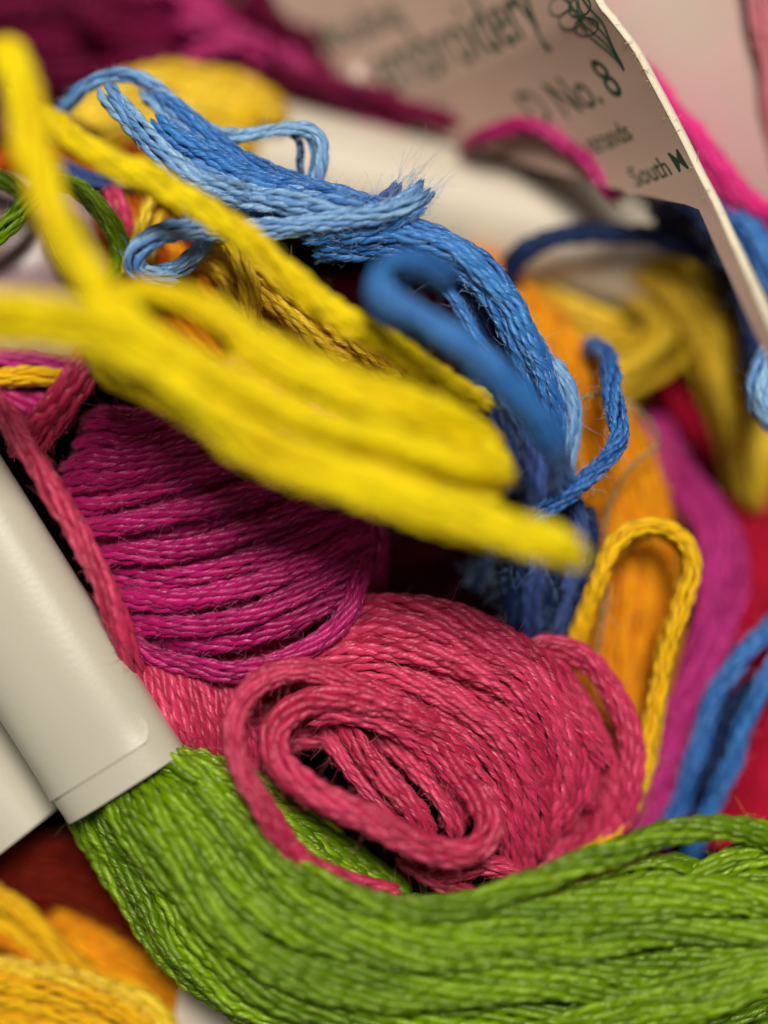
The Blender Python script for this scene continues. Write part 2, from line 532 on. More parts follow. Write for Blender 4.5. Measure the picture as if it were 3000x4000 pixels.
card, CA, CN = grid_sheet('printed_card', lambda u, v: card_pt(u * EL, v * np.interp(u * EL, _ca, _cb)), 70, 40, 0.30, M_card, flip=True)
thing(card, 'cream printed card with green lettering, curling down from its bright fibrous edge', 'card')
# the cut edge: bare fibrous board
ev, eq = [], []
for i in range(200):
    e = EC[i]; nrm_e = np.array([-0.797, -0.338, 0.5])
    o_ = np.array([0.46, 0.195, 0.866])      # away from the sheet
    f1 = 0.006 * wob(np.array([i * 1.0]), 0.9)[0]
    ring = [e + nrm_e * (0.012 + f1) - o_ * 0.02, e + nrm_e * 0.0 + o_ * (0.035 + f1),
            e - nrm_e * 0.15 + o_ * (0.06 + f1), e - nrm_e * 0.30 + o_ * (0.035 + f1), e - nrm_e * 0.312 - o_ * 0.02]
    ev += ring
ev = np.array(ev); idx = np.arange(200 * 5).reshape(200, 5)
eq = np.stack([idx[:-1, :-1], idx[1:, :-1], idx[1:, 1:], idx[:-1, 1:]], -1).reshape(-1, 4)
mesh_np('cut_edge', ev, eq, M_cardedge, card)
# paper fibres on the cut edge
fz = Skein.__new__(Skein); fz.hv, fz.hq, fz.hn = [], [], 0
ii = rng.integers(35, 195, 150)
fz.hairs(EC[ii] + rng.normal(0, .08, (150, 3)), np.array([0.7, 0.3, 0.6]) + rng.normal(0, .6, (150, 3)), 0.06 + 0.2 * rng.random(150) ** 2, wd=0.007)
ff = mesh_np('fuzz', np.vstack(fz.hv), np.vstack(fz.hq), F_paper, card); ff['kind'] = 'stuff'


def project_a(x, y):
    """nearest (a,b) on the card for a photograph pixel"""
    best = None
    for a in np.linspace(4, EL * .75, 120):
        for b in np.linspace(0, BMAX, 100):
            q = card_pt(a, b); k = (D - q[2]) / D / PX
            d = (q[0] / k + 1500 - x) ** 2 + (2000 - q[1] / k - y) ** 2
            if best is None or d < best[0]:
                best = (d, a, b)
    return best[1], best[2]


def card_text(txt, a0, b_right, size, shear=0.2, width=1.0, bold=0.0):
    """a line of print: a0 = baseline position along the edge, b_right = where the line ends"""
    cu = bpy.data.curves.new('t', 'FONT'); cu.body = txt; cu.size = size; cu.shear = shear
    cu.offset = bold; cu.resolution_u = 3; cu.align_x = 'RIGHT'
    ob = bpy.data.objects.new('t', cu); col.objects.link(ob)
    dg = bpy.context.evaluated_depsgraph_get(); dg.update()
    me = bpy.data.meshes.new_from_object(ob.evaluated_get(dg))
    bpy.data.objects.remove(ob); bpy.data.curves.remove(cu)
    import bmesh
    bm = bmesh.new(); bm.from_mesh(me)
    bmesh.ops.subdivide_edges(bm, edges=[e for e in bm.edges if e.calc_length() > size * .12], cuts=2)
    for v in bm.verts:
        a = a0 - v.co.y; b = b_right - v.co.x * width
        q = card_pt(a, b)
        d1 = card_pt(a + .02, b) - q; d2 = card_pt(a, b + .02) - q
        nn = np.cross(d1, d2); nn /= np.linalg.norm(nn)
        if nn[2] < 0:
            nn = -nn
        v.co = Vector(q + nn * 0.012) * S
    bm.to_mesh(me); bm.free()
    me.materials.clear(); me.materials.append(M_ink)
    for p_ in me.polygons:
        p_.material_index = 0
    me.name = 'printed_line'
    o = bpy.data.objects.new('printed_line', me); col.objects.link(o); o.parent = card
    return o


def card_curve(pts_ab, r=0.03, name='printed_flourish'):
    c = catmull([card_pt(a, b) + np.array([-0.5, -0.2, 0.8]) * 0.012 for a, b in pts_ab], 10)
    t, N, B = frames(c)
    k = 5; V_ = []
    for j in range(k):
        an = 6.283 * j / k
        V_.append(c + r * (math.cos(an) * N + math.sin(an) * B) * np.array([1, 1, 1.0]))
    V_ = np.stack(V_, 1); m_ = len(c)
    idx = np.arange(m_ * k).reshape(m_, k)
    Q = np.stack([idx[:-1], np.roll(idx[:-1], -1, 1), np.roll(idx[1:], -1, 1), idx[1:]], -1).reshape(-1, 4)
    return V_.reshape(-1, 3), Q


a8, b8 = project_a(2425, 365)
card_text('D No. 8', a8, b8 - 0.25, 2.2, shear=-0.3, width=0.66, bold=0.015)
ay, by = project_a(2100, 130)
card_text('embroidery', ay, by - 0.5, 3.5, shear=-0.25, width=0.52, bold=0.02)
at_, bt_ = project_a(1560, 110)
card_text('Mouliné', at_, bt_ - 0.4, 2.0, shear=-.25, width=0.7, bold=0.02)
an_, bn_ = project_a(2455, 550)
card_text('strands', an_, bn_ - 0.3, 1.15, shear=-.2, width=0.7, bold=0.01)
as_, bs_ = project_a(2690, 660)
card_text('South M', as_, bs_ - 0.1, 1.15, shear=-.2, width=0.75, bold=0.01)
# pen-like flourish beside the edge
fl = []
a0, b0 = project_a(2440, 275)
a1, b1 = project_a(2230, -40)
bv, bq, off = [], [], 0
for j in range(4):
    pts = []
    for u in np.linspace(0, 1, 14):
        a = a0 + (a1 - a0) * u; b = b0 + (b1 - b0) * u
        pts.append((a, b + (j - 1.5) * 0.55 * u * (1 - 0.25 * u) + 0.25 * math.sin(9 * u + j * 1.3) * u))
    v_, q_ = card_curve(pts, r=0.026)
    bv.append(v_); bq.append(q_ + off); off += len(v_)
for j in range(4):
    pts = []
    am, bm_ = project_a(*((2190, 15), (2225, 75), (2262, 30), (2290, 105))[j])
    for u in np.linspace(0, 6.28, 14):
        pts.append((am + 0.33 * math.sin(u), bm_ + 0.6 * math.cos(u)))
    v_, q_ = card_curve(pts, r=0.026)
    bv.append(v_); bq.append(q_ + off); off += len(v_)
mesh_np('printed_flourish', np.vstack(bv), np.vstack(bq), M_ink, card)

# ------------------------------------------------------------------ pink reflection paper right of the card, mirrored pink threads painted as its colour
RG = [[(2150, -300, -5.5), (2600, -300, -5), (3000, -300, -5.2), (3500, -300, -6.5)],
      [(2250, 150, -5.2), (2650, 150, -4.4), (3000, 150, -4.5), (3500, 150, -6)],
      [(2450, 550, -5.6), (2750, 500, -4.8), (3050, 500, -4.8), (3500, 500, -6)],
      [(2640, 870, -6.6), (2850, 840, -6.0), (3080, 830, -5.8), (3500, 800, -6.5)]]
RP = np.array([[P(*p) for p in r] for r in RG])


def bez4(u, v):
    def B(t):
        return np.array([(1 - t) ** 3, 3 * t * (1 - t) ** 2, 3 * t * t * (1 - t), t ** 3])
    return np.einsum('i,j,ijk->k', B(u), B(v), RP)


rp_, A_, N_ = grid_sheet('paper_wrapper', lambda u, v: bez4(1 - u, v), 24, 24, 0.12, M_pinkrefl)
thing(rp_, 'glossy paper with painted pink reflections filling the corner right of the printed card', 'paper')

sk = Skein('floss_thread', 'hot pink thread lying on the pink-reflecting paper right of the card', 'thread', M_pink, F_mag)
sk.strand([(2480, 250, -4.6), (2560, 350, -4.4), (2633, 440, -4.2), (2723, 530, -4.2), (2814, 651, -4.2), (2904, 770, -4.3), (2990, 835, -4.5), (3150, 920, -5)],
          q='mid', R=.5, fuzz=2)
sk.strand([(2700, 600, -4.7), (2780, 690, -4.6), (2880, 800, -4.7), (2980, 890, -5), (3150, 980, -5.5)], q='mid', R=.42, fuzz=2)
sk.done()
sk = Skein('embroidery_skein', 'pink strands standing in for a reflection at the far upper right margin', 'floss skein', floss('pink reflection cotton', (196, 96, 122), (220, 140, 150), rough=.5, spec=.3))
for k in range(4):  # strands take the place of pink thread mirrored in the sheet
    sk.strand([(2900 + 28 * k, -150, -4.0 - .2 * k), (2950 + 25 * k, 80, -4.0 - .1 * k), (2985 + 22 * k, 260, -4.3), (2995 + 30 * k, 460, -4.8), (3060 + 30 * k, 700, -5.6)], q='low', R=.26, n=3, fuzz=0)
sk.done()

# ================================================================== yellow skein in a white paper band, behind
AX0, AX1 = np.array(P(860, 585, -10.0)), np.array(P(2570, 1018, -9.8))
axd = (AX1 - AX0) / np.linalg.norm(AX1 - AX0)
perp = np.cross(np.array([0, 0, 1.0]), axd); perp /= np.linalg.norm(perp)


def tube(A0, A1, hw, ht, n_len=12, n_ang=48, th=0.1, pw=2.0, bulge=0.0):
    ax = (A1 - A0); up = np.array([0, 0, 1.0]); d = ax / np.linalg.norm(ax)
    pr = np.cross(up, d); pr /= np.linalg.norm(pr); upn = np.cross(d, pr)

    def F(u, v):
        an = v * 2 * math.pi
        ca, sa = math.cos(an), math.sin(an)
        x = math.copysign(abs(ca) ** (2 / pw), ca) * hw; z = math.copysign(abs(sa) ** (2 / pw), sa) * ht
        return A0 + ax * u + pr * x + upn * z * (1 + bulge * math.sin(math.pi * u))
    return F


sk = Skein('embroidery_skein', 'yellow skein held in a wide white paper band behind the blue knot', 'floss skein', M_yold, None)
b_, A_, N_ = grid_sheet('paper_band', tube(AX0, AX1, 2.3, 2.4, pw=2.2), 14, 64, 0.12, M_white, sk.o)
# threads leaving the band on the right
rg = [zs([(2480, 880), (2640, 960), (2790, 1060), (2900, 1250), (2960, 1500), (3040, 1800)], [(0, -8.4), (.3, -7.6), (1, -7.5)]),
      zs([(2470, 980), (2620, 1050), (2760, 1180), (2850, 1400), (2900, 1700), (2960, 2000)], [(0, -7.9), (.3, -7.2), (1, -7.4)]),
      zs([(2450, 1060), (2580, 1130), (2690, 1270), (2770, 1460), (2850, 1700), (2900, 1960)], [(0, -7.9), (.3, -7.4), (1, -8)]),
      zs([(2440, 1140), (2560, 1190), (2620, 1280), (2560, 1370), (2470, 1450), (2380, 1530)], [(0, -8.2), (.3, -7.9), (1, -8.6)]),
      zs([(2420, 1200), (2520, 1230), (2540, 1300), (2450, 1380), (2340, 1430), (2200, 1500)], [(0, -8.6), (.3, -8.3), (1, -9.4)])]
sk.fan(rg[:3], np.linspace(0, 2, 13), q='low', R=.33, fuzz=0, jit=.12, zj=.3)
sk.fan(rg[:3], np.linspace(0, 2, 6), dz=-1.0, q='low', R=.6, fuzz=0, jit=.1)
sk.fan(rg[3:], [0, .2, .45, .7, .95], q='low', R=.27, fuzz=0, jit=.1)
sk.strand(zs([(2500, 1180), (2620, 1240), (2690, 1330), (2640, 1420), (2540, 1490), (2400, 1560)], [(0, -8.2), (.4, -7.8), (1, -9)]), q='low', R=.28, fuzz=0)
sk.strand(zs([(2050, 1120), (2200, 1190), (2350, 1240), (2450, 1270)], -8.2), q='low', R=.5, fuzz=0)
sk.strand(zs([(1980, 1080), (2150, 1240), (2350, 1310), (2500, 1300)], -8.7), q='low', R=.5, fuzz=0)
# threads leaving the band on the left
lg = [zs([(1100, 420), (950, 340), (800, 300), (640, 290), (420, 350), (250, 470)], [(0, -8), (.4, -7), (1, -6.2)]),
      zs([(1000, 480), (880, 420), (740, 390), (600, 400), (430, 450), (280, 560)], [(0, -7.6), (.4, -6.6), (1, -5.8)]),
      zs([(1000, 560), (880, 520), (740, 500), (600, 520), (450, 560), (330, 660)], [(0, -7.6), (.4, -6.4), (1, -5.6)]),
      zs([(1000, 640), (880, 620), (740, 620), (620, 680), (600, 800), (640, 950)], [(0, -8), (.4, -6.6), (1, -4.8)])]
sk.fan(lg, np.linspace(0, 3, 9), q='low', R=.58, fuzz=0, jit=.1)
sk.fan(lg, np.linspace(0, 3, 7), dz=-1, q='low', R=.6, fuzz=0, jit=.1)
sk.strand([(1010, 470, -7.2), (1060, 455, -6.6), (1110, 470, -7.2)], q='low', R=.4, fuzz=0)
sk.done()

# ================================================================== navy strand arch and blue by the card
sk = Skein('embroidery_skein', 'navy blue strands arching over the white band and running under the card', 'floss skein', M_navy, F_blue)
sk.strand([(2010, 1180, -7), (1990, 1090, -6), (2020, 1010, -5.4), (2110, 950, -5.2), (2230, 918, -5.2), (2360, 908, -5.2), (2490, 915, -5.2),
           (2610, 940, -5.2), (2740, 985, -5.2), (2840, 1060, -5), (2910, 1180, -4.6), (2950, 1350, -4), (2975, 1500, -3.4), (3000, 1620, -3)], q='mid', R=.44, fuzz=3)
sk.strand([(2640, 800, -6.8), (2690, 790, -6.2), (2750, 820, -5.6), (2790, 880, -5.4), (2860, 980, -5)], q='mid', R=.55, fuzz=4)
sk.strand([(2620, 860, -7), (2700, 860, -6.5), (2780, 900, -6), (2840, 1000, -5.6), (2900, 1120, -5.2), (2930, 1300, -4.8), (2960, 1480, -4.2), (2990, 1640, -3.8)], q='mid', R=.5, fuzz=3)
sk.strand([(2540, 830, -5), (2610, 800, -4), (2690, 815, -3.4), (2760, 870, -3.2), (2830, 960, -3.2), (2880, 1080, -3.2)], q='mid', R=.42, fuzz=8)
sk.strand([(2560, 900, -5.4), (2640, 860, -4.6), (2720, 880, -4), (2790, 950, -3.8), (2850, 1060, -3.6)], q='mid', R=.4, fuzz=8)
sk.strand([(2600, 770, -5), (2680, 770, -4.2), (2750, 810, -3.6), (2800, 880, -3.2), (2850, 990, -3)], q='mid', R=.36, fuzz=8)
sk.strand([(2660, 920, -7.4), (2760, 960, -7), (2850, 1090, -6.4), (2930, 1240, -5.8)], q='low', R=.5, fuzz=0)
sk.strand([(2820, 1100, -6.4), (2910, 1260, -6), (2950, 1450, -5.4), (2990, 1600, -4.8)], q='low', R=.55, fuzz=0)
sk.done()
sk = Skein('embroidery_skein', 'blue strands at the right margin below the hot pink thread', 'floss skein', M_blue, F_blue)
sk.strand([(2780, 790, -5.4), (2860, 840, -5), (2940, 910, -4.6), (3000, 990, -4.4), (3080, 1100, -4.4)], q='mid', R=.6, fuzz=4)
sk.strand([(2850, 900, -5.4), (2930, 980, -5), (3000, 1080, -4.8), (3080, 1200, -4.8)], q='mid', R=.55, fuzz=4)
sk.strand([(3060, 1330, -2.4), (2985, 1430, -2.0), (2960, 1540, -1.8), (2990, 1620, -2), (3080, 1680, -2.4)], q='mid', R=.5, fuzz=4, mat=M_lblue)
sk.done()

# ================================================================== right hand heap
sk = Skein('embroidery_skein', 'crimson skein running down the right margin behind the blue strand', 'floss skein', M_red, F_coral)
cg = [zs([(2580, 1480), (2700, 1640), (2840, 1820), (2900, 2100), (2880, 2500), (2820, 2900), (2740, 3300)], [(0, -11), (.35, -9.6), (.6, -7), (1, -6.4)]),
      zs([(2700, 1440), (2860, 1640), (2980, 1900), (3020, 2200), (3000, 2600), (2940, 3000), (2860, 3350)], [(0, -11), (.35, -9.4), (.6, -6.6), (1, -5.8)]),
      zs([(2850, 1440), (3000, 1640), (3100, 1900), (3120, 2300), (3100, 2700), (3060, 3050), (3000, 3400)], [(0, -11), (.35, -9.4), (.6, -6.8), (1, -6)])]
sk.fan(cg, np.linspace(0, 2, 9), q='mid', R=.56, fuzz=0.6, jit=.08, sub=0.8, tw=.9, lobe=.42)
sk.fan(cg, np.linspace(0, 2, 6), dz=-1.1, q='low', R=.6, fuzz=0)
sk.done()
sk = Skein('embroidery_skein', 'purple magenta strands curving down between golden loop and blue strand', 'floss skein', M_purp, F_mag)
pg = [zs([(2520, 1640), (2590, 1800), (2680, 1960), (2760, 2110), (2770, 2280), (2730, 2460), (2680, 2660), (2620, 2860), (2560, 3080), (2500, 3300)], [(0, -8.5), (.3, -5.6), (.7, -4.8), (1, -4.8)]),
      zs([(2560, 1640), (2650, 1800), (2760, 1960), (2850, 2120), (2870, 2300), (2820, 2480), (2750, 2680), (2690, 2880), (2620, 3100), (2560, 3320)], [(0, -8.5), (.3, -5.8), (.7, -5), (1, -5)])]
sk.fan(pg, [0, .35, .7, 1.0], q='mid', R=.52, fuzz=1.5, jit=.06)
sk.fan(pg, [.2, .6], dz=-.9, q='low', R=.55, fuzz=0)
sk.done()
sk = Skein('embroidery_skein', 'blue twisted strands curving down the lower right margin', 'floss skein', M_blue, F_blue)
sk.strand([(3120, 2370, -3.6), (3010, 2450, -3.6), (2900, 2560, -3.7), (2810, 2690, -3.9), (2750, 2840, -4.1), (2700, 3000, -4.2), (2650, 3150, -4.4), (2580, 3290, -4.6)], q='mid', R=.45, fuzz=3, mat=M_blue)
sk.strand([(3120, 2500, -3.4), (3030, 2590, -3.4), (2960, 2710, -3.5), (2905, 2840, -3.8), (2860, 2970, -4), (2800, 3110, -4.2), (2730, 3250, -4.5), (2690, 3400, -5)], q='mid', R=.42, fuzz=3)
sk.strand([(3100, 2620, -4.6), (2960, 2680, -4.6), (2850, 2790, -4.6), (2780, 2940, -4.9), (2720, 3120, -5)], q='low', R=.55, fuzz=0, mat=M_navy)
sk.done()

sk = Skein('embroidery_skein', 'fluffy orange skein running down behind the golden loop', 'floss skein', M_ora, F_ora)
og = [zs([(1830, 960), (1900, 1090), (2000, 1300), (2120, 1560), (2200, 1850), (2260, 2150), (2260, 2500), (2220, 2850), (2180, 3150)], [(0, -8.2), (.3, -5.2), (1, -5)]),
      zs([(1880, 980), (1980, 1130), (2120, 1330), (2240, 1600), (2330, 1880), (2400, 2180), (2410, 2520), (2370, 2860), (2300, 3180)], [(0, -8.2), (.3, -4.8), (1, -4.6)]),
      zs([(1930, 1010), (2050, 1170), (2210, 1370), (2340, 1620), (2460, 1880), (2530, 2180), (2540, 2520), (2500, 2860), (2420, 3180)], [(0, -8.2), (.3, -5), (1, -4.7)]),
      zs([(1980, 1040), (2110, 1210), (2290, 1390), (2440, 1600), (2560, 1860), (2620, 2160), (2630, 2500), (2600, 2850), (2520, 3180)], [(0, -8.4), (.3, -5.8), (1, -5.4)])]
sk.fan(og, np.linspace(0, 3, 13), q='mid', R=.4, fuzz=16, fl=1.4, jit=.16, zj=.4, loose=2.4)
sk.fan(og, np.linspace(0, 3, 9), dz=-.9, q='low', R=.6, fuzz=0)
sk.done()

sk = Skein('floss_thread', 'golden yellow thread bent into a tall loop on the orange skein', 'thread', M_gold, F_yel)
loopp = [(2250, 3400), (2330, 3320), (2420, 3210), (2490, 3090), (2530, 2930), (2560, 2740), (2605, 2550), (2665, 2370), (2702, 2220), (2680, 2125), (2605, 2066),
         (2515, 2060), (2425, 2110), (2355, 2210), (2305, 2330), (2270, 2450), (2240, 2560), (2190, 2700)]
sk.strand(zs(loopp, [(0, -2.6), (.25, -2.2), (.55, -1.9), (.75, -1.9), (1, -3)]), q='mid', R=.44, fuzz=4, flat=.7)
sk.strand(zs([(x - 14 if x > 2560 else x + 12, y + 14 if y < 2200 else y) for x, y in loopp[3:17]], [(0, -2.9), (.5, -2.6), (1, -3.6)]), q='mid', R=.34, fuzz=3)
sk.done()

sk = Skein('floss_thread', 'thin cream twisted cord hanging across the orange skein', 'thread', M_cream, F_paper)
sk.strand([(2130, 1530, -1.2), (2170, 1560, -.9), (2240, 1568, -1.2), (2340, 1540, -2), (2440, 1560, -3.6), (2540, 1650, -3.8), (2570, 1735, -3.3), (2490, 1800, -3.1), (2425, 1875, -3), (2385, 1960, -3), (2362, 2060, -3),
           (2370, 2200, -2.9), (2368, 2330, -2.9), (2352, 2430, -2.9), (2338, 2530, -3), (2320, 2620, -3.2)], q='mid', R=.15, n=2, tw=8.5, sub=.5, fuzz=3, wobble=.02, flat=1, loose=.3)
sk.done()

# ================================================================== left edge: mauve paper, green loop
MP = np.array([[P(-400, 640, -4.2), P(-100, 660, -3.4), P(150, 700, -3.2), P(420, 760, -4.4)],
               [P(-400, 820, -3.2), P(-100, 820, -2.2), P(150, 840, -2.0), P(420, 900, -3.4)],
               [P(-400, 1050, -3.0), P(-100, 1050, -2.0), P(150, 1060, -1.8), P(420, 1100, -3.2)],
               [P(-400, 1500, -3.6), P(-100, 1460, -2.8), P(150, 1440, -2.8), P(420, 1400, -4)]])


def bezm(u, v):
    def B(t):
        return np.array([(1 - t) ** 3, 3 * t * (1 - t) ** 2, 3 * t * t * (1 - t), t ** 3])
    return np.einsum('i,j,ijk->k', B(u), B(v), MP)


mp_, A_, N_ = grid_sheet('paper_wrapper', lambda u, v: bezm(1 - u, v), 20, 20, 0.12, M_mauve)
thing(mp_, 'smooth mauve paper showing between yellow strands at the left margin', 'paper')

sk = Skein('floss_thread', 'green thread looping over the mauve paper at the left margin', 'thread', M_green, F_green)
sk.strand([(-120, 1010, -.6), (-20, 930, -.5), (60, 850, -.5), (140, 760, -.6), (220, 715, -.7), (300, 735, -.7), (385, 815, -.8), (445, 905, -1), (468, 1000, -1.4), (420, 1120, -2)], q='hi', R=.4, fuzz=6)
sk.strand([(-100, 690, -1.8), (-10, 700, -1.5), (70, 735, -1.4), (110, 800, -1.6)], q='mid', R=.38, fuzz=5)
sk.strand([(180, 860, -1.4), (260, 1010, -1.4), (350, 1100, -1.8), (420, 1200, -2.4)], q='mid', R=.35, fuzz=4)
sk.done()
sk = Skein('embroidery_skein', 'rust and orange strands deep behind the green loop', 'floss skein', M_rust, F_ora)
for k in range(7):
    sk.strand([(380 + 70 * k, 560, -4.4 - .1 * k), (400 + 75 * k, 760, -3.8), (440 + 80 * k, 960, -3.2), (560 + 90 * k, 1180, -3), (800 + 100 * k, 1420, -3.4)], q='low', R=.55, fuzz=0, mat=(M_rust, M_ora)[k % 2])
sk.strand([(420, 730, -2.4), (460, 800, -2.2), (490, 880, -2.4), (500, 980, -2.8)], q='mid', R=.42, fuzz=3, mat=M_coral)
sk.strand([(-200, 700, -6), (0, 640, -5.5), (200, 600, -5.2), (400, 620, -5)], q='low', R=.7, fuzz=0)
sk.strand([(-200, 560, -6), (0, 520, -5.5), (200, 520, -5.2), (400, 560, -5)], q='low', R=.7, fuzz=0, mat=M_wine)
sk.strand([(-200, 1380, -2), (0, 1400, -1.8), (150, 1410, -1.8), (330, 1430, -2)], q='mid', R=.5, fuzz=2, mat=M_purp)
sk.strand([(-200, 1490, -1.6), (0, 1475, -1.4), (150, 1470, -1.4), (300, 1480, -1.8)], q='mid', R=.42, fuzz=2, mat=M_gold)
sk.strand([(-200, 1560, -2.2), (0, 1570, -2), (150, 1600, -2), (300, 1640, -2)], q='mid', R=.6, fuzz=2, mat=M_mag)
sk.done()

# ================================================================== yellow skein under the blue knot (sharp, satin)
sk = Skein('embroidery_skein', 'satin yellow strands in focus between the blue loop and the blurred yellow ones', 'floss skein', M_yold, F_yel)
sk.strand([(830, 900, -1.2), (920, 970, -.7), (1030, 1040, -.4), (1160, 1130, -.3), (1300, 1240, -.4), (1440, 1360, -.7), (1560, 1470, -1.5)], q='hi', R=.58, fuzz=5)
sk.strand([(900, 1060, -1.4), (1020, 1140, -.9), (1120, 1230, -.7), (1240, 1340, -.8), (1360, 1420, -1.2), (1480, 1500, -1.6)], q='hi', R=.52, fuzz=5)
sk.strand([(960, 1100, -1.3), (1090, 1180, -1), (1220, 1280, -1), (1350, 1380, -1.2), (1500, 1490, -1.6)], q='hi', R=.5, fuzz=3)
sk.strand([(860, 900, -.4), (905, 960, 0.0), (950, 1040, .3), (978, 1130, .2), (985, 1230, -.3), (960, 1320, -1)], q='hi', R=.4, fuzz=6)
sk.strand([(640, 680, -2.6), (590, 760, -2), (555, 850, -1.6), (525, 960, -1.3), (490, 1080, -1.2)], q='hi', R=.26, n=3, fuzz=6)
sk.strand([(640, 820, -2.2), (600, 900, -1.8), (580, 1000, -1.6), (560, 1100, -1.6)], q='hi', R=.26, n=3, fuzz=6)
sk.strand([(760, 980, -1.6), (860, 1060, -1.4), (930, 1160, -1.2), (1000, 1270, -1.2), (1120, 1380, -1.6)], q='mid', R=.5, fuzz=3)
sk.strand([(700, 1000, -2.2), (800, 1120, -2), (900, 1250, -1.8), (1050, 1380, -1.8)], q='mid', R=.5, fuzz=3, mat=M_ora)
sk.strand([(820, 560, -3.2), (900, 640, -2.6), (1000, 760, -2), (1150, 850, -1.6), (1250, 880, -1.4)], q='mid', R=.45, fuzz=3)
sk.done()

# ================================================================== blue knot
sk = Skein('embroidery_skein', 'tangled blue strands knotted in the middle with a frayed tip', 'floss skein', M_blue, F_blue)
# arch at the upper left and the thin hoop it ends in
sk.strand([(200, 470, -3), (255, 420, -2.4), (330, 345, -1.9), (420, 298, -1.7), (510, 290, -1.6), (595, 330, -1.5), (670, 395, -1.4), (750, 475, -1.3), (850, 530, -1.2),
           (960, 530, -1.2), (1080, 510, -1.2), (1180, 500, -1.1), (1240, 520, -1.0), (1262, 580, -1), (1250, 670, -1.1), (1225, 760, -1.4)], q='hi', R=.31, n=4, fuzz=6, mat=M_lblue)
sk.strand([(560, 345, -2), (640, 420, -1.6), (720, 500, -1.3), (800, 570, -1.1), (900, 640, -1), (1010, 690, -.9), (1130, 730, -.8)], q='hi', R=.36, n=5, fuzz=5, mat=M_lblue)
sk.strand([(620, 360, -1.7), (710, 440, -1.3), (800, 520, -1.1), (890, 590, -.9), (1000, 650, -.7), (1120, 700, -.6), (1260, 750, -.5)], q='hi', R=.4, fuzz=5)
sk.strand([(1120, 520, -1.6), (1165, 540, -1.4), (1178, 600, -1.4), (1175, 670, -1.4), (1185, 760, -1.4)], q='hi', R=.17, n=2, fuzz=4, mat=M_navy)
sk.strand([(1150, 520, -1.5), (1205, 545, -1.3), (1222, 610, -1.3), (1205, 690, -1.3), (1195, 760, -1.4)], q='hi', R=.13, n=2, fuzz=4, mat=M_blue)
# broad strands running right into the knot
sk.strand([(415, 350, -1.2), (450, 400, -.8), (510, 470, -.5), (585, 555, -.2), (660, 630, 0), (745, 695, .1), (840, 735, .1), (960, 765, .1), (1110, 785, .2), (1260, 805, .3), (1400, 835, .3), (1500, 870, 0)], q='hi', R=.48, fuzz=10, mat=M_lblue)
sk.strand([(600, 480, -1), (680, 540, -.7), (780, 590, -.5), (880, 640, -.4), (1000, 700, -.3), (1150, 745, -.2), (1300, 775, -.1), (1420, 810, 0), (1520, 860, -.1)], q='hi', R=.5, fuzz=8)
sk.strand([(700, 640, -.6), (800, 690, -.4), (920, 730, -.3), (1060, 750, -.2), (1220, 770, -.2), (1360, 800, -.2), (1480, 850, -.3)], q='hi', R=.46, fuzz=8, mat=M_lblue)
sk.strand([(820, 800, -.8), (960, 820, -.6), (1100, 835, -.5), (1250, 850, -.4), (1400, 870, -.3), (1540, 900, -.2)], q='hi', R=.44, fuzz=8)
sk.strand([(900, 870, -1.3), (1050, 850, -1.2), (1200, 870, -1.1), (1350, 890, -.9), (1500, 900, -.8)], q='mid', R=.44, fuzz=6, mat=M_navy)
# lower strand looping back on the left
sk.strand([(700, 1085, -.5), (610, 1085, -.2), (535, 1055, .2), (528, 1000, .5), (570, 950, .6), (660, 915, .6), (790, 895, .5), (940, 900, .4), (1090, 888, .4), (1250, 865, .4),
           (1390, 850, .5), (1500, 825, .6), (1590, 790, .5), (1650, 750, .3)], q='hi', R=.4, fuzz=9, mat=M_lblue)
sk.strand([(620, 1060, -.4), (690, 1050, -.4), (750, 1010, -.5), (785, 960, -.8), (800, 880, -1.2)], q='hi', R=.36, fuzz=7, mat=M_lblue)
sk.strand([(1180, 930, -.2), (1300, 905, 0), (1420, 885, .1), (1530, 850, .2), (1600, 800, .2)], q='hi', R=.42, fuzz=9)
for dx in (0, 32, 60):
    sk.strand([(720 + dx, 790, -1.3), (735 + dx, 850, -1.2), (745 + dx, 920, -1.1), (770 + dx, 1000, -1.1)], q='mid', R=.12, n=2, fuzz=4, mat=M_lblue)
sk.strand([(220, 650, -3.2), (320, 688, -2.8), (400, 700, -2.6), (500, 690, -2.8), (600, 660, -3.2)], q='mid', R=.4, fuzz=12, mat=M_dblue)
# strands leaving the knot to the right and down
sk.strand([(1240, 950, -.6), (1380, 935, -.3), (1520, 925, -.1), (1650, 940, .1), (1780, 990, .2), (1890, 1075, .2), (1985, 1190, .1), (2060, 1320, 0), (2120, 1450, -.3), (2160, 1580, -.7), (2180, 1720, -1.2)], q='hi', R=.46, fuzz=8)
sk.strand([(1220, 980, -.9), (1360, 975, -.6), (1500, 965, -.4), (1630, 980, -.3), (1750, 1030, -.2), (1860, 1110, -.2), (1950, 1230, -.3), (2020, 1360, -.5), (2070, 1500, -.9), (2100, 1640, -1.3)], q='hi', R=.44, fuzz=8)
sk.strand([(1450, 880, -.4), (1580, 880, -.2), (1710, 920, -.1), (1830, 990, -.1), (1935, 1090, -.2), (2020, 1220, -.3), (2090, 1350, -.5), (2150, 1480, -.9), (2190, 1620, -1.4)], q='hi', R=.42, fuzz=8)
sk.strand([(1650, 1040, -.8), (1740, 1120, -.8), (1810, 1220, -.9), (1870, 1330, -1), (1950, 1450, -1.2), (2050, 1570, -1.5)], q='mid', R=.3, n=4, fuzz=8)
sk.strand([(1700, 1010, -1), (1790, 1100, -1), (1880, 1230, -1.2), (1960, 1380, -1.4), (2040, 1500, -1.6)], q='mid', R=.35, fuzz=6, mat=M_navy)
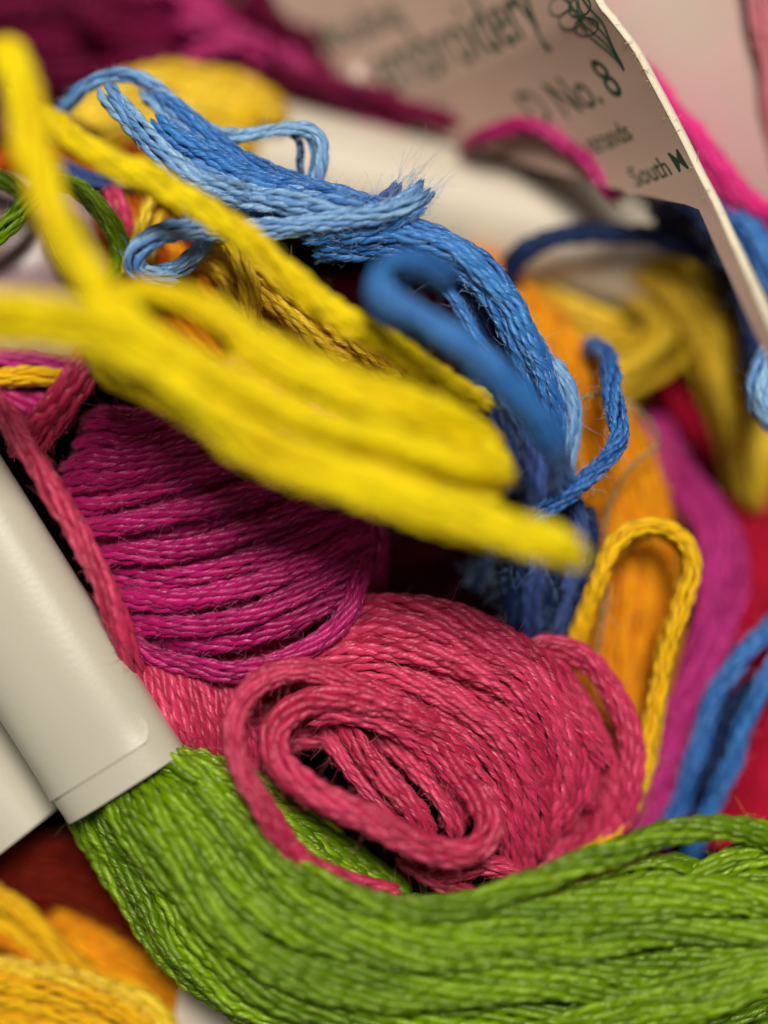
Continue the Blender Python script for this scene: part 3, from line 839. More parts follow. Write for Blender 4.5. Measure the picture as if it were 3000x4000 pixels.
sk.strand([(2050, 1330, -1), (2110, 1390, -.9), (2180, 1455, -.9), (2225, 1540, -1), (2240, 1640, -1.2), (2225, 1780, -1.5), (2200, 1920, -2)], q='hi', R=.38, fuzz=8, mat=M_lblue)
sk.strand([(2080, 1420, -1.5), (2150, 1500, -1.4), (2190, 1620, -1.5), (2190, 1760, -1.8), (2150, 1900, -2.2)], q='mid', R=.42, fuzz=10, mat=M_dblue)
sk.strand([(1960, 1500, -2), (2040, 1620, -1.9), (2090, 1760, -2), (2100, 1900, -2.2), (2080, 2040, -2.6)], q='mid', R=.5, fuzz=14, mat=M_dblue)
sk.strand([(1880, 1480, -2.4), (1960, 1640, -2.4), (2000, 1800, -2.4), (2010, 1960, -2.6)], q='mid', R=.55, fuzz=14, mat=M_navy)
pr_ = np.random.default_rng(31)
for k in range(10):
    x0, y0 = pr_.uniform(560, 1350), pr_.uniform(620, 800)
    y0 = max(y0, 640 + (x0 - 560) * .16)
    pts = [(x0, y0, -.2)]
    for j in range(4):
        a = .22 + pr_.normal(0, .28)
        x0 += 70 * math.cos(a); y0 += 70 * math.sin(a)
        pts.append((x0, y0, .42 + pr_.uniform(-.25, .2) - (.5 if j == 3 else 0)))
    sk.strand(pts, q='hi', R=.10, n=2, fuzz=14, loose=1.5, mat=(M_lblue, M_blue, M_blue)[k % 3])
# frayed tip
sk.strand([(1430, 850, 0), (1500, 790, .1), (1545, 745, .1), (1562, 705, .1)], q='hi', R=.3, n=5, fuzz=30, loose=2.5, mat=M_dblue)
sk.strand([(1500, 860, .2), (1570, 790, .3), (1620, 745, .3), (1645, 700, .2)], q='hi', R=.24, n=4, fuzz=30, loose=3)
sk.strand([(1520, 870, .1), (1600, 815, .2), (1660, 775, .2), (1695, 738, .1)], q='hi', R=.24, n=4, fuzz=30, loose=3)
sk.strand([(1530, 890, .2), (1590, 850, .3), (1640, 830, .3), (1665, 820, .2)], q='hi', R=.22, n=4, fuzz=30, loose=3)
sk.strand([(1560, 900, -.2), (1610, 890, -.1), (1640, 920, -.1), (1650, 970, -.3)], q='hi', R=.24, n=4, fuzz=25, loose=2)
hp = np.array([P(1590 + rng.normal(0, 40), 790 + rng.normal(0, 45), .45) for _ in range(160)])
sk.hairs(hp, np.array([.5, .75, .2]) + rng.normal(0, .5, (160, 3)), .2 + .9 * rng.random(160))
sk.done()

sk = Skein('floss_thread', 'blurred blue strand group looped in front of the blue knot', 'thread', M_blue, F_blue)
sk.strand([(1760, 1110, 3.10), (1690, 1055, 3.90), (1600, 1030, 4.60), (1510, 1035, 5.20), (1462, 1085, 5.60), (1500, 1160, 5.80), (1650, 1255, 5.90), (1840, 1385, 5.80), (1975, 1510, 5.30), (2090, 1640, 4.50), (2160, 1760, 3.50), (2180, 1880, 1.50), (2150, 1990, -0.10)], q='mid', R=0.28, n=4, fuzz=3, loose=1.6)
sk.strand([(1794, 1088, 2.75), (1724, 1033, 3.55), (1634, 1008, 4.25), (1544, 1013, 4.85), (1496, 1063, 5.25), (1534, 1138, 5.45), (1684, 1233, 5.55), (1874, 1363, 5.45), (2009, 1488, 4.95), (2124, 1618, 4.15), (2194, 1738, 3.15), (2214, 1858, 1.15), (2184, 1968, -0.45)], q='mid', R=0.26, n=4, fuzz=3, loose=1.6)
sk.strand([(1750, 1144, 2.60), (1680, 1089, 3.40), (1590, 1064, 4.10), (1500, 1069, 4.70), (1452, 1119, 5.10), (1490, 1194, 5.30), (1640, 1289, 5.40), (1830, 1419, 5.30), (1965, 1544, 4.80), (2080, 1674, 4.00), (2150, 1794, 3.00), (2170, 1914, 1.00), (2140, 2024, -0.60)], q='mid', R=0.27, n=4, fuzz=3, loose=1.6)
sk.strand([(1782, 1124, 2.40), (1712, 1069, 3.20), (1622, 1044, 3.90), (1532, 1049, 4.50), (1484, 1099, 4.90), (1522, 1174, 5.10), (1672, 1269, 5.20), (1862, 1399, 5.10), (1997, 1524, 4.60), (2112, 1654, 3.80), (2182, 1774, 2.80), (2202, 1894, 0.80), (2172, 2004, -0.80)], q='mid', R=0.26, n=4, fuzz=3, loose=1.6)
sk.done()
sk = Skein('floss_thread', 'short dark blue braided thread end rising in front of the orange skein', 'thread', M_blue, F_blue)
sk.strand([(2090, 2030, .2), (2170, 1970, .5), (2270, 1890, .5), (2360, 1800, .3), (2412, 1715, 0), (2412, 1630, -.4), (2392, 1530, -1), (2388, 1440, -1.9), (2360, 1380, -3.2), (2290, 1350, -5)], q='hi', R=.4, fuzz=9, sub=.9, tw=1.1, lobe=.4, flat=.85)
sk.done()
sk = Skein('embroidery_skein', 'dark blue fuzzy strands hanging below the yellow thread ends', 'floss skein', M_dblue, F_blue)
for pts in ([(2230, 1930), (2260, 2060), (2240, 2200), (2190, 2340), (2160, 2500)], [(2160, 1960), (2190, 2100), (2170, 2250), (2140, 2400), (2120, 2560)],
            [(2090, 2010), (2110, 2150), (2090, 2290), (2080, 2420), (2100, 2560)], [(2010, 2060), (2030, 2180), (2000, 2290), (2010, 2400), (2060, 2500)]):
    sk.strand(zs(pts, [(0, -1.2), (.5, -2.2), (1, -3.4)]), q='mid', R=.45, fuzz=12, fl=1.0, mat=(M_dblue, M_navy)[len(sk.o.children) % 2])
sk.strand(zs([(1950, 2090), (1900, 2180), (1870, 2250), (1850, 2320)], [(0, -2.5), (1, -4)]), q='mid', R=.3, fuzz=30, fl=1.2, mat=M_navy)
sk.strand(zs([(2290, 1980), (2300, 2120), (2260, 2280), (2230, 2440), (2200, 2560)], [(0, -2.4), (1, -3.8)]), q='mid', R=.5, fuzz=8, mat=M_navy)
sk.done()

# ================================================================== magenta skein
sk = Skein('embroidery_skein', 'magenta skein of arched strands in focus left of the coral coil', 'floss skein', M_mag, F_mag)
mgd = [[(330, 1660), (430, 1640), (520, 1650), (620, 1610), (740, 1560), (850, 1480), (960, 1420)],
       [(300, 1740), (400, 1715), (500, 1720), (620, 1680), (760, 1610), (900, 1550), (1060, 1520)],
       [(250, 1850), (360, 1800), (480, 1780), (620, 1740), (780, 1670), (960, 1610), (1150, 1600)],
       [(250, 1900), (390, 1870), (540, 1840), (700, 1790), (870, 1730), (1050, 1690), (1230, 1680)],
       [(260, 1985), (420, 1950), (590, 1910), (770, 1850), (960, 1790), (1150, 1760), (1320, 1760)],
       [(300, 2075), (460, 2050), (630, 2025), (810, 1975), (1000, 1900), (1190, 1850), (1370, 1840)],
       [(340, 2185), (500, 2170), (680, 2155), (860, 2105), (1040, 2035), (1230, 1955), (1400, 1920)],
       [(400, 2262), (560, 2258), (730, 2250), (900, 2215), (1080, 2150), (1260, 2065), (1420, 2000)],
       [(450, 2345), (600, 2345), (770, 2335), (940, 2300), (1110, 2240), (1290, 2150), (1440, 2070)],
       [(480, 2440), (640, 2450), (810, 2440), (980, 2395), (1150, 2325), (1320, 2230), (1450, 2130)],
       [(560, 2480), (720, 2500), (900, 2495), (1080, 2450), (1240, 2375), (1380, 2285), (1455, 2180)]]
zp = [(0, -1.0), (.15, -.4), (.45, .15), (.7, -.1), (.88, -.7), (1, -1.6)]
for i, gpath in enumerate(mgd):
    sk.strand(zs(gpath, [(a, b - (.5 if i % 3 == 1 else 0) - .03 * abs(i - 5)) for a, b in zp]), q='hi', R=.42 + .05 * rng.random(), fuzz=11, fl=.8, flat=.95, tw=.5, wobble=.06, loose=.8)
sk.strand(zs([(450, 2470), (560, 2540), (650, 2580), (760, 2605), (880, 2622), (1030, 2600), (1180, 2550), (1300, 2470), (1375, 2370), (1400, 2270), (1420, 2170)],
             [(0, -.8), (.4, -.1), (.8, -.3), (1, -1.2)]), q='hi', R=.42, fuzz=12, fl=.8, flat=.9, loose=.8)
mgz = [zs(g_, [(a, b - 1.05) for a, b in zp]) for g_ in mgd]
sk.fan(mgz, np.arange(0.5, 10, 1.0), q='mid', R=.46, fuzz=3, jit=.08, loose=.8)
sk.fan(mgz, np.linspace(0, 10, 9), dz=-1.0, q='low', R=.7, fuzz=0)
# the far side of the skein, rolling away at its right end
for k in range(5):
    sk.strand(zs([(1180 + 40 * k, 1600 + 60 * k), (1330 + 25 * k, 1700 + 60 * k), (1430 + 12 * k, 1850 + 60 * k), (1470, 2000 + 55 * k), (1460, 2150 + 40 * k)], [(0, -1.6), (.5, -1.9), (1, -2.8)]), q='mid', R=.5, fuzz=4)
sk.done()

# ================================================================== coral skein
sk = Skein('embroidery_skein', 'coral pink skein coiled into loops in the middle foreground', 'floss skein', M_coral, F_coral)
H = dict(q='hi', fuzz=13, fl=.8, loose=.9)
sk.strand(zs([(1330, 2440), (1450, 2385), (1600, 2370), (1750, 2400), (1900, 2460), (2050, 2560), (2170, 2690), (2250, 2840), (2290, 3000), (2280, 3160)], [(0, -1.4), (.3, -.5), (.5, -.5), (1, -2)]), R=0.557, **H)
sk.strand(zs([(1300, 2520), (1470, 2455), (1640, 2450), (1800, 2490), (1950, 2560), (2080, 2660), (2180, 2800), (2230, 2950), (2230, 3100), (2180, 3240)], [(0, -1.0), (.3, -.2), (.5, -.2), (1, -1.9)]), R=0.557, **H)
sk.strand(zs([(1200, 2600), (1380, 2555), (1550, 2540), (1710, 2565), (1860, 2625), (1995, 2705), (2110, 2810), (2170, 2940), (2180, 3080), (2130, 3240)], [(0, -.9), (.3, -.0), (.5, 0), (1, -1.7)]), R=0.526, **H)
sk.strand(zs([(1500, 2480), (1680, 2480), (1840, 2540), (2000, 2600), (2130, 2700), (2290, 2860), (2370, 3000)], [(0, -.8), (.4, .0), (1, -1.4)]), R=0.425, **H)
sk.strand(zs([(1330, 2640), (1500, 2630), (1650, 2680), (1790, 2750), (1910, 2840), (2010, 2950), (2080, 3080), (2110, 3200), (2100, 3340)], [(0, -.6), (.3, .1), (.6, 0), (1, -1.6)]), R=0.506, **H)
sk.strand(zs([(1450, 2580), (1600, 2600), (1760, 2660), (1910, 2750), (2040, 2860), (2120, 3000), (2150, 3140), (2130, 3290)], [(0, -1.2), (.3, -.6), (.6, -.6), (1, -2)]), R=0.506, **H)
# big loop in front
sk.strand([(1560, 3500, .2), (1450, 3478, .7), (1330, 3440, 1.1), (1200, 3375, 1.5), (1100, 3270, 1.8), (1020, 3140, 1.9), (955, 3020, 1.8), (922, 2900, 1.6), (930, 2780, 1.3),
           (985, 2690, 1.0), (1075, 2635, .8), (1190, 2618, .6), (1310, 2640, .4), (1440, 2690, .2), (1580, 2750, .0), (1720, 2830, -.3), (1830, 2930, -.6)], R=0.466, **H)
# inner loop with the thick bight at the lower right
sk.strand([(1860, 3000, -.7), (1760, 2890, -.4), (1620, 2800, .0), (1460, 2740, .3), (1310, 2722, .5), (1180, 2750, .6), (1095, 2815, .8), (1065, 2900, 1.0), (1095, 2985, 1.3), (1210, 3085, 1.6), (1400, 3185, 1.8),
           (1590, 3275, 1.8), (1730, 3325, 1.6), (1840, 3320, 1.3), (1905, 3250, 1.0), (1885, 3155, .6), (1815, 3060, .2), (1735, 2965, -.2), (1670, 2880, -.7)], R=0.557, **H)
sk.strand([(1200, 2800, -.2), (1320, 2780, 0), (1450, 2800, 0), (1570, 2850, -.2), (1680, 2930, -.5), (1790, 3040, -.8)], R=0.506, **H)
sk.strand([(1310, 2800, -1.2), (1370, 2870, -.5), (1450, 2985, -.1), (1550, 3085, .1), (1625, 3180, .1), (1660, 3270, -.3), (1650, 3350, -1)], R=0.506, **H)
sk.strand([(1470, 2860, -1.2), (1580, 2950, -.9), (1680, 3060, -.8), (1755, 3170, -.8), (1790, 3260, -1)], R=0.466, **H)
sk.strand([(1090, 2920, -1.6), (1190, 2880, -1.3), (1310, 2890, -1.3), (1430, 2960, -1.4), (1530, 3060, -1.6)], R=0.425, **H)
sk.strand([(1600, 2820, -.8), (1750, 2920, -.5), (1860, 3030, -.5), (1945, 3160, -.7), (1990, 3290, -1.1), (2000, 3420, -1.8)], R=0.466, **H)
sk.strand([(1560, 2710, -.5), (1740, 2800, -.3), (1880, 2910, -.3), (1980, 3040, -.5), (2035, 3180, -.8), (2050, 3320, -1.3), (2030, 3440, -2)], R=0.466, **H)
sk.strand([(1700, 2800, -1.1), (1850, 2900, -1), (1960, 3030, -1.1), (2010, 3170, -1.4), (2040, 3320, -1.8)], R=0.466, **H)
sk.strand([(1230, 2800, -1.4), (1300, 2900, -.9), (1400, 3030, -.6), (1500, 3140, -.5), (1570, 3240, -.8), (1600, 3330, -1.4)], R=.42, **H)
sk.strand([(1520, 2830, -1.2), (1630, 2900, -.8), (1730, 3000, -.5), (1800, 3110, -.5), (1840, 3220, -.8)], R=.42, **H)
# outer loose loop on the right
sk.strand(zs([(2000, 2600), (2090, 2545), (2190, 2535), (2290, 2585), (2375, 2680), (2435, 2790), (2470, 2920), (2470, 3050), (2430, 3180), (2350, 3290), (2250, 3380)], [(0, -1.4), (.3, -1.6), (.7, -2), (1, -3)]), R=0.506, **H)
sk.strand(zs([(2060, 2560), (2160, 2600), (2230, 2700), (2310, 2820), (2370, 2960), (2385, 3100), (2340, 3240), (2240, 3360)], [(0, -1.2), (.5, -2), (1, -3)]), R=0.466, **H)
sk.strand(zs([(2120, 2700), (2220, 2820), (2290, 2960), (2310, 3100), (2270, 3240), (2180, 3370)], [(0, -1.5), (.5, -2.2), (1, -3)]), R=0.466, **H)
sk.strand([(1700, 3420, -.9), (1800, 3395, -.5), (1900, 3375, -.4), (1990, 3400, -.6), (2080, 3470, -1.2)], R=0.425, **H)
sk.strand([(1560, 3330, -1.2), (1640, 3390, -1), (1740, 3450, -1), (1850, 3500, -1.3)], R=0.425, **H)
# short run between the white band and the loop
for pts in ([(560, 2540), (630, 2640), (690, 2740), (750, 2850), (800, 2980)], [(640, 2560), (710, 2650), (770, 2760), (820, 2870), (860, 3000)],
            [(740, 2590), (800, 2680), (850, 2790), (890, 2900), (930, 3020)], [(850, 2620), (900, 2700), (930, 2800), (960, 2900), (1000, 3040)],
            [(500, 2520), (560, 2640), (620, 2740), (680, 2850), (730, 2960)]):
    sk.strand(zs(pts, [(0, -1.4), (.3, -.7), (.7, -.5), (1, -1.2)]), R=0.486, tw=1.0, **H)
# under layers
cgd = [zs([(700, 2650), (1000, 2560), (1300, 2560), (1600, 2520), (1900, 2600), (2120, 2780), (2220, 3000), (2180, 3250)], -2.3),
       zs([(700, 2800), (1000, 2720), (1300, 2680), (1600, 2680), (1850, 2780), (2020, 2930), (2100, 3100), (2080, 3350)], -2.3),
       zs([(760, 2960), (1000, 2860), (1300, 2830), (1560, 2850), (1760, 2950), (1900, 3080), (1980, 3220), (1960, 3450)], -2.6)]
sk.fan(cgd, np.linspace(0, 2, 9), q='mid', R=.55, fuzz=4, jit=.1)
sk.fan(cgd, np.linspace(0, 2, 7), dz=-1.2, q='low', R=.7, fuzz=0)
sk.fan([zs([(2000, 2560), (2180, 2650), (2320, 2850), (2360, 3060), (2280, 3300)], -3), zs([(1900, 2800), (2050, 2900), (2150, 3050), (2160, 3200), (2100, 3450)], -2.6)],
       np.linspace(0, 1, 5), q='mid', R=.5, fuzz=5)
sk.done()

# coral strands of a second skein by the band
sk = Skein('floss_thread', 'coral thread lying along the edge of the white band', 'thread', M_coral, F_coral)
sk.strand([(-140, 1430, .8), (-40, 1545, 1), (40, 1655, 1.1), (125, 1780, 1.1), (205, 1905, 1.1), (275, 2030, 1.1), (340, 2155, 1.1), (400, 2280, 1), (450, 2400, .9), (490, 2510, .5), (520, 2620, -.4), (540, 2700, -1.2)], R=.47, q='hi', fuzz=10, fl=.7)
sk.done()
sk = Skein('floss_thread', 'stubby coral thread end sticking out from under the yellow strands', 'thread', M_coral, F_coral)
sk.strand([(60, 1770, -.6), (120, 1690, .1), (190, 1600, .5), (255, 1510, .8), (312, 1430, .8), (345, 1370, .3)], R=.56, q='hi', fuzz=9, fl=.7, flat=.75)
sk.strand([(150, 1770, -.6), (210, 1680, -.1), (270, 1590, .3), (330, 1500, .4), (372, 1430, .1)], R=.36, n=4, q='hi', fuzz=9, fl=.7)
sk.done()

# ================================================================== green skein with its white band
GS = Skein('embroidery_skein', 'green skein in a white paper band sweeping across the bottom', 'floss skein', M_green, F_green)
sk = GS
gg = [[(660, 2900), (700, 2950), (800, 3060), (930, 3220), (1090, 3365), (1300, 3475), (1550, 3535), (1800, 3520), (2050, 3445), (2300, 3350), (2550, 3272), (2780, 3238), (2950, 3265), (3150, 3360)],
      [(610, 2930), (655, 2980), (755, 3110), (880, 3275), (1050, 3430), (1270, 3550), (1530, 3610), (1800, 3610), (2080, 3560), (2330, 3510), (2580, 3480), (2800, 3470), (2960, 3490), (3150, 3530)],
      [(560, 2965), (605, 3020), (700, 3160), (820, 3330), (990, 3500), (1230, 3635), (1510, 3690), (1800, 3690), (2100, 3650), (2360, 3610), (2600, 3575), (2800, 3560), (2960, 3560), (3150, 3580)],
      [(520, 2995), (560, 3050), (645, 3200), (760, 3385), (930, 3565), (1180, 3710), (1490, 3770), (1800, 3775), (2110, 3745), (2380, 3710), (2620, 3680), (2800, 3660), (2960, 3650), (3150, 3640)],
      [(470, 3025), (510, 3085), (590, 3240), (695, 3430), (860, 3620), (1120, 3780), (1450, 3850), (1800, 3850), (2110, 3825), (2380, 3800), (2620, 3785), (2800, 3760), (2960, 3740), (3150, 3710)],
      [(425, 3060), (465, 3115), (535, 3270), (630, 3460), (790, 3670), (1050, 3840), (1400, 3930), (1800, 3940), (2110, 3930), (2380, 3930), (2620, 3900), (2800, 3870), (2960, 3830), (3150, 3780)],
      [(380, 3090), (415, 3150), (475, 3300), (560, 3490), (710, 3710), (950, 3900), (1280, 4010), (1650, 4040), (2000, 4060), (2300, 4060), (2600, 4020), (2800, 3970), (2960, 3910), (3150, 3840)],
      [(340, 3125), (370, 3185), (415, 3330), (490, 3520), (620, 3720), (830, 3910), (1060, 4060), (1350, 4170), (1700, 4200), (2000, 4200), (2300, 4180), (2600, 4120), (2900, 4020), (3150, 3930)],
      [(300, 3155), (325, 3215), (360, 3360), (430, 3550), (540, 3730), (700, 3890), (920, 4060), (1200, 4200), (1500, 4280), (1800, 4300), (2100, 4300), (2500, 4250), (2900, 4130), (3150, 4020)]]
gzp = [(0, -.7), (.077, 0.05), (.15, 1.0), (.25, 1.6), (.4, 2.1), (.6, 1.9), (.8, 1.3), (1, .9)]
for i, gpath in enumerate(gg):
    arc = -4.2 * (max(0, i - 2.5) / 5.5) ** 2 - .4 * (max(0, 2.5 - i) / 2.5) ** 2
    endarc = -1.25 * ((i - 4) / 4.0) ** 2
    zz = [(a, b + (endarc if a < .1 else arc) + (0.25 if i == 0 else 0)) for a, b in gzp]
    gg[i] = zs(gpath, zz)
_c = np.array([0.53, 0.85])
for i, gp in enumerate(gg):
    x, y, z = gp[0]
    f = (i - 4) / 4.0
    cx, cy = 497 - .53 * 150, 3072 - .85 * 150
    h = min(1.0, i / 6.6)
    q1 = (655 + (318 - 655) * h, 2950 + (3200 - 2950) * h, gp[1][2] - (.5 if i > 5 else 0))
    q2 = ((gp[2][0] + 690 + (365 - 690) * h) / 2, (gp[2][1] + 3080 + (3360 - 3080) * h) / 2, gp[2][2])
    gg[i] = [(cx - f * 150 * .85, cy + f * 150 * .53, -.9), q1, q2] + gp[3:]
sk.fan(gg, [0, .95, 1.85, 2.7, 3.65, 4.5, 5.3, 6.0, 6.6], q='mid', R=.52, fuzz=7, jit=.22, zj=.45, wobble=.09, flat=.95, loose=.7, tw=.6)
sk.fan(gg[1:], np.linspace(0.3, 5.3, 10), dz=-1.4, q='mid', R=.5, fuzz=3, jit=.22, zj=.3, loose=.7)
sk.fan(gg[1:], np.linspace(0, 5.2, 8), dz=-2.1, q='low', R=.68, fuzz=0, jit=.15)
# strands peeling off at the upper side, running under the coral loops
gb = [zs([(560, 2870), (690, 2945), (840, 3010), (990, 3100), (1150, 3200), (1300, 3310), (1450, 3420), (1580, 3520)], [(0, -.9), (.13, 0), (.25, .3), (.5, -.2), (1, -1.4)]),
      zs([(530, 2900), (670, 2990), (810, 3090), (960, 3220), (1110, 3330), (1260, 3420), (1420, 3500), (1560, 3560)], [(0, -.9), (.13, .2), (.25, .6), (.5, .4), (1, -.4)])]
sk.fan(gb, [0, .3, .6, .9], q='mid', R=.5, fuzz=6, jit=.08)
sk.fan(gb, [0, .4, .8], dz=-.9, q='mid', R=.52, fuzz=4, jit=.08)
sk.strand(zs([(600, 2900), (680, 2935), (800, 2965), (920, 3010), (1060, 3100), (1180, 3200), (1330, 3290)], [(0, -1), (.5, -.6), (1, -1.6)]), q='mid', R=.45, fuzz=6)
# loose bits on the right
sk.strand(zs([(1950, 3600), (2150, 3520), (2350, 3450), (2500, 3400), (2620, 3380), (2700, 3400), (2690, 3470)], [(0, .8), (.6, .5), (1, -.2)]), q='mid', R=.48, fuzz=4)
sk.strand(zs([(2560, 3520), (2680, 3450), (2800, 3380), (2920, 3335), (3120, 3310)], [(0, .6), (1, .2)]), q='mid', R=.46, fuzz=5)
sk.strand(zs([(2600, 3560), (2760, 3480), (2900, 3420), (3120, 3390)], [(0, .7), (1, .3)]), q='mid', R=.46, fuzz=5)
# strands crossing up to the lower right corner
for k in range(6):
    sk.strand(zs([(1850 + 90 * k, 4150), (2080 + 70 * k, 4040 + 4 * k), (2330 + 50 * k, 3930 + 12 * k), (2600 + 40 * k, 3850 + 14 * k), (2850 + 30 * k, 3770 + 10 * k), (3120, 3690 + 24 * k)], [(0, .4), (.5, 1.3), (1, 1.2)]), q='mid', R=.46, fuzz=2)
sk.done()

# the band: an inner sleeve and an outer wrap that ends a little earlier
gd = np.array([0.5335, 0.8458])
exit_mid = np.array([497.0, 3072.0])


def gax(dist, z):
    q = exit_mid - gd * dist
    return np.array(P(q[0], q[1], z))


HW, HT = 2.28, 1.3
inner, A_, N_ = grid_sheet('paper_band', tube(gax(1900, -.1), gax(0, -.2), HW, HT, pw=2.5), 16, 72, 0.06, M_band, GS.o)


def wrap(u, v):
    """outer wrap: from the right flank over the top to the left flank, with a rounded free corner"""
    an = math.radians(42 + v * 290)
    ca, sa = math.cos(an), math.sin(an)
    pw = 2.5
    x = math.copysign(abs(ca) ** (2 / pw), ca) * (HW + .07); z = math.copysign(abs(sa) ** (2 / pw), sa) * (HT + .07)
    c0 = gax(1900, -.1); c1 = gax(112, -.195)
    # rounded corner where the free edge meets the end of the wrap
    cut = 0.45 * max(0, 1 - v / 0.05) ** 2
    ax = c1 - c0; d = ax / np.linalg.norm(ax)
    pr = np.cross(np.array([0, 0, 1.0]), d); pr /= np.linalg.norm(pr); upn = np.cross(d, pr)
    lift = 0.05 * max(0, (u - .93) / .07) ** 2
    return c0 + (ax - d * cut) * u + pr * x * (1 + lift * .3) + upn * (z + (lift + .03 * math.sin(7 * u + 2 * v) * math.sin(5 * v + 3 * u)) * (1 if sa > 0 else 0))


wr, A_, N_ = grid_sheet('overlap_flap', wrap, 60, 120, 0.05, M_band, inner)

# ================================================================== lower left: orange skein in a white band
OS = Skein('embroidery_skein', 'golden orange skein with white paper band in the lower left corner', 'floss skein', M_gold, F_ora)
sk = OS
d2 = np.array([0.62, 0.785])


def oax(dist, z):
    q = np.array([20.0, 3230.0]) - d2 * dist
    return np.array(P(q[0], q[1], z))


b2, A_, N_ = grid_sheet('paper_band', tube(oax(1500, -3.2), oax(-60, -3.6), 2.5, 1.9, pw=2.3), 14, 64, 0.10, M_band, OS.o)
for pts, z, R_, m_ in [
    ([(-160, 3400), (-40, 3480), (60, 3540), (150, 3610), (240, 3710), (330, 3800), (430, 3880), (540, 3960)], -3.7, .44, M_gold),
    ([(-160, 3750), (0, 3775), (160, 3800), (330, 3840), (500, 3900), (600, 3950), (680, 4060)], -2.7, .5, M_yold),
    ([(-160, 3800), (0, 3830), (160, 3860), (330, 3900), (490, 3960), (620, 4050)], -2.5, .5, M_gold),
    ([(-160, 3880), (0, 3900), (160, 3930), (330, 3980), (480, 4060)], -2.8, .5, M_gold),
    ([(-160, 3970), (0, 3985), (160, 4010), (330, 4070)], -2.9, .5, M_gold),
    ([(-160, 3500), (0, 3600), (120, 3680), (250, 3760), (420, 3830), (560, 3880), (660, 3950), (720, 4060)], -4.4, .5, M_gold),
    ([(-160, 3560), (0, 3650), (140, 3720), (300, 3800), (480, 3870), (600, 3920), (690, 4050)], -4.6, .5, M_ora),
    ([(250, 3640), (380, 3720), (500, 3780), (620, 3840), (700, 3910), (740, 4040)], -4.4, .48, M_ora),
    ([(200, 3560), (330, 3650), (470, 3720), (600, 3790), (690, 3880), (750, 4040)], -5.0, .5, M_ora)]:
    sk.strand(zs(pts, z), q='mid', R=R_, fuzz=6, fl=1.0, mat=m_)
for k in range(10):
    sk.strand(zs([(-160, 3380 + 62 * k), (40, 3400 + 62 * k), (240, 3440 + 62 * k), (430, 3520 + 62 * k), (560, 3640 + 60 * k)], -6.0 - .1 * (k % 3)), q='low', R=.55, fuzz=0, mat=(M_rust, M_ora, M_rust)[k % 3])
sk.done()
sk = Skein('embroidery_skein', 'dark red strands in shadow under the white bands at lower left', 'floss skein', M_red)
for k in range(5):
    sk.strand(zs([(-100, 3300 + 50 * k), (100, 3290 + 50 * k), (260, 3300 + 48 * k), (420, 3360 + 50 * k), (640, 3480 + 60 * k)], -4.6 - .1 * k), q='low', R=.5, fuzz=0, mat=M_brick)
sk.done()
ps, A_, N_ = grid_sheet('paper_slip', lambda u, v: np.array(P(700 + 650 * u - 60 * v, 3850 + 60 * u + 420 * v, -3.4 - .5 * math.sin(3 * u))), 10, 10, .1, M_white)
thing(ps, 'white paper slip peeking out below the green skein at the bottom', 'paper')

# ================================================================== blurred yellow skein in front
sk = Skein('embroidery_skein', 'bright yellow loose strands crossing blurred in front of everything', 'floss skein', M_yel, F_yel)
Y = dict(q='mid', fuzz=1.5, fl=.6)
sk.strand([(-200, 480, 3.80), (-110, 330, 4.80), (-20, 230, 6.00), (50, 235, 6.30), (95, 380, 6.60), (140, 620, 7.00), (240, 900, 7.40), (380, 1130, 7.60), (540, 1290, 7.20), (720, 1400, 6.60), (920, 1500, 6.20), (1150, 1620, 6.00), (1400, 1730, 5.80), (1700, 1830, 4.80)], R=.62, **Y)
sk.strand([(40, 360, 2.30), (120, 430, 2.70), (240, 510, 3.00), (420, 620, 3.30), (660, 745, 3.40), (820, 830, 3.40), (960, 930, 3.40), (1130, 1080, 3.30), (1330, 1240, 3.00), (1540, 1370, 2.60), (1720, 1480, 2.10), (1850, 1560, 1.50), (1905, 1590, 1.10)], R=.54, q='hi', fuzz=4, fl=.6, tw=.7)
sk.strand([(-220, 1150, 8.40), (0, 1195, 8.40), (220, 1215, 8.30), (430, 1275, 8.00), (650, 1370, 7.60), (880, 1480, 7.30), (1130, 1590, 7.00), (1400, 1690, 6.70), (1680, 1770, 6.20), (1900, 1830, 5.60), (1985, 1855, 4.60)], R=.55, **Y)
sk.strand([(-220, 1290, 8.00), (0, 1290, 8.00), (220, 1300, 7.90), (430, 1360, 7.70), (620, 1460, 7.40), (820, 1590, 7.20), (1050, 1720, 7.10), (1320, 1830, 7.00), (1600, 1930, 7.00), (1900, 2020, 7.00), (2140, 2100, 7.00), (2270, 2150, 7.00)], R=.55, **Y)
sk.strand([(380, 1200, 4.4), (520, 1145, 5.4), (660, 1150, 6), (830, 1225, 6.3), (980, 1315, 6.4), (1150, 1400, 6.3), (1350, 1480, 6), (1540, 1540, 5.6), (1720, 1600, 5), (1860, 1680, 4), (1940, 1760, 3)], R=.5, **Y)
sk.strand([(900, 1330, 6.20), (1100, 1430, 6.20), (1330, 1530, 6.00), (1560, 1610, 5.60), (1780, 1700, 4.40), (1920, 1780, 3.80), (1980, 1830, 3.40)], R=.5, **Y)
sk.strand([(380, 1400, 5.60), (520, 1430, 6.00), (740, 1540, 6.20), (980, 1680, 6.20), (1230, 1790, 6.10), (1500, 1860, 5.90), (1750, 1900, 4.90), (1960, 1910, 4.30)], R=.52, **Y)
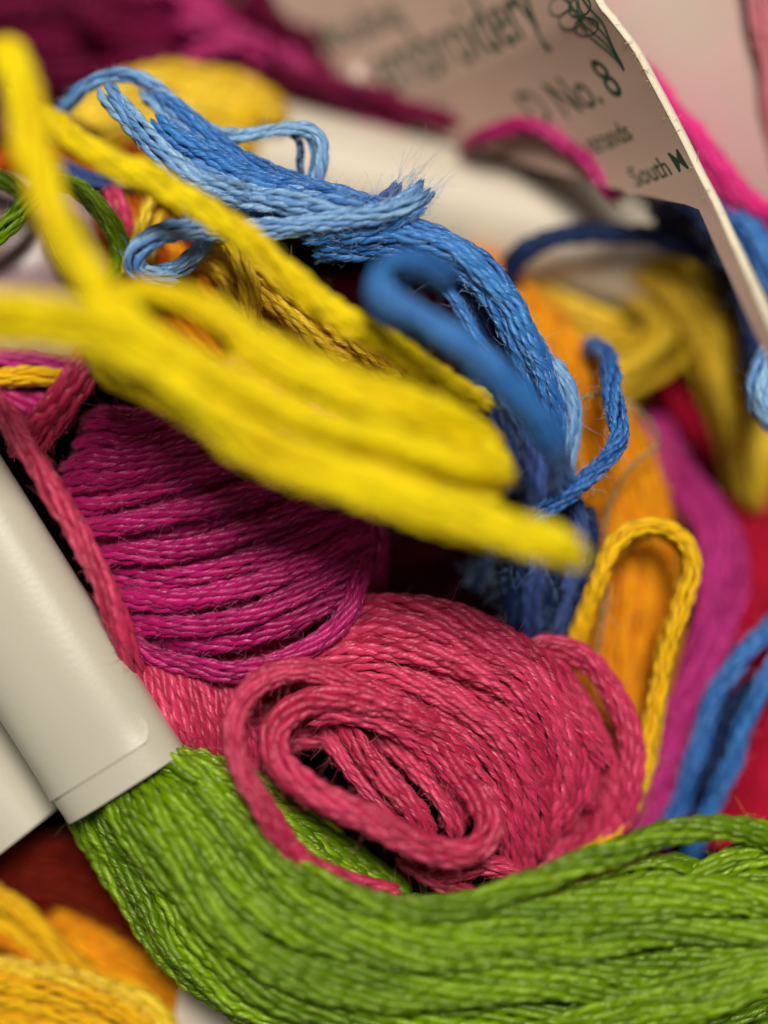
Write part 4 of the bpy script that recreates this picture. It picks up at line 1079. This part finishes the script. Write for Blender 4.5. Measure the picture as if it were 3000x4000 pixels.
sk.strand([(560, 1480, 6.40), (740, 1600, 6.60), (920, 1740, 6.80), (1140, 1850, 6.90), (1420, 1940, 6.90), (1720, 2030, 6.90), (2000, 2110, 6.90), (2200, 2160, 6.80), (2290, 2190, 6.60)], R=.5, **Y)
sk.strand([(1000, 1560, 4.80), (1200, 1650, 4.70), (1420, 1740, 4.50), (1650, 1800, 4.20), (1860, 1830, 3.80), (1990, 1870, 3.40)], R=.55, **Y)
sk.strand([(1200, 1480, 4.60), (1400, 1560, 4.40), (1600, 1620, 4.00), (1800, 1720, 3.40), (1960, 1840, 2.80)], R=.5, **Y)
sk.strand([(1300, 1800, 5.60), (1500, 1880, 5.60), (1700, 1960, 5.60), (1900, 2030, 5.60), (2060, 2080, 4.80)], R=.5, **Y)
# nearer-to-focus tuft tucked under the bundle on the left
sk.strand([(360, 1370, 2.6), (420, 1460, 2.4), (520, 1520, 2.2), (660, 1580, 2.2), (820, 1660, 2.2), (1000, 1750, 2.4)], R=.42, q='hi', fuzz=10, fl=.6)
sk.strand([(420, 1390, 3), (520, 1450, 2.8), (660, 1530, 2.8), (820, 1600, 2.8)], R=.4, q='mid', fuzz=6)
sk.done()

# ================================================================== two added pale spheres standing in for out-of-focus glints near the card
import bmesh
for (x, y, z, r, lab) in ((1395, 290, -8.2, .32, 'small added dot standing in for a blurred glint in the shadow beside the magenta strands'),
                          (1695, -22, -7.2, .42, 'added dot standing in for a blurred glint cut by the top edge above the lettering')):
    bm = bmesh.new()
    bmesh.ops.create_uvsphere(bm, u_segments=20, v_segments=12, radius=r * S)
    for v in bm.verts:
        v.co.z *= 0.8; v.co.x *= 0.85
    for f_ in bm.faces:
        f_.smooth = True
    me = bpy.data.meshes.new('glint'); bm.to_mesh(me); bm.free()
    me.materials.append(M_glint)
    o = bpy.data.objects.new('glint', me); col.objects.link(o)
    o.location = Vector(P(x, y, z)) * S
    thing(o, lab, 'glint')

print('TRIS', sum(len(m.polygons) * 2 for m in bpy.data.meshes))
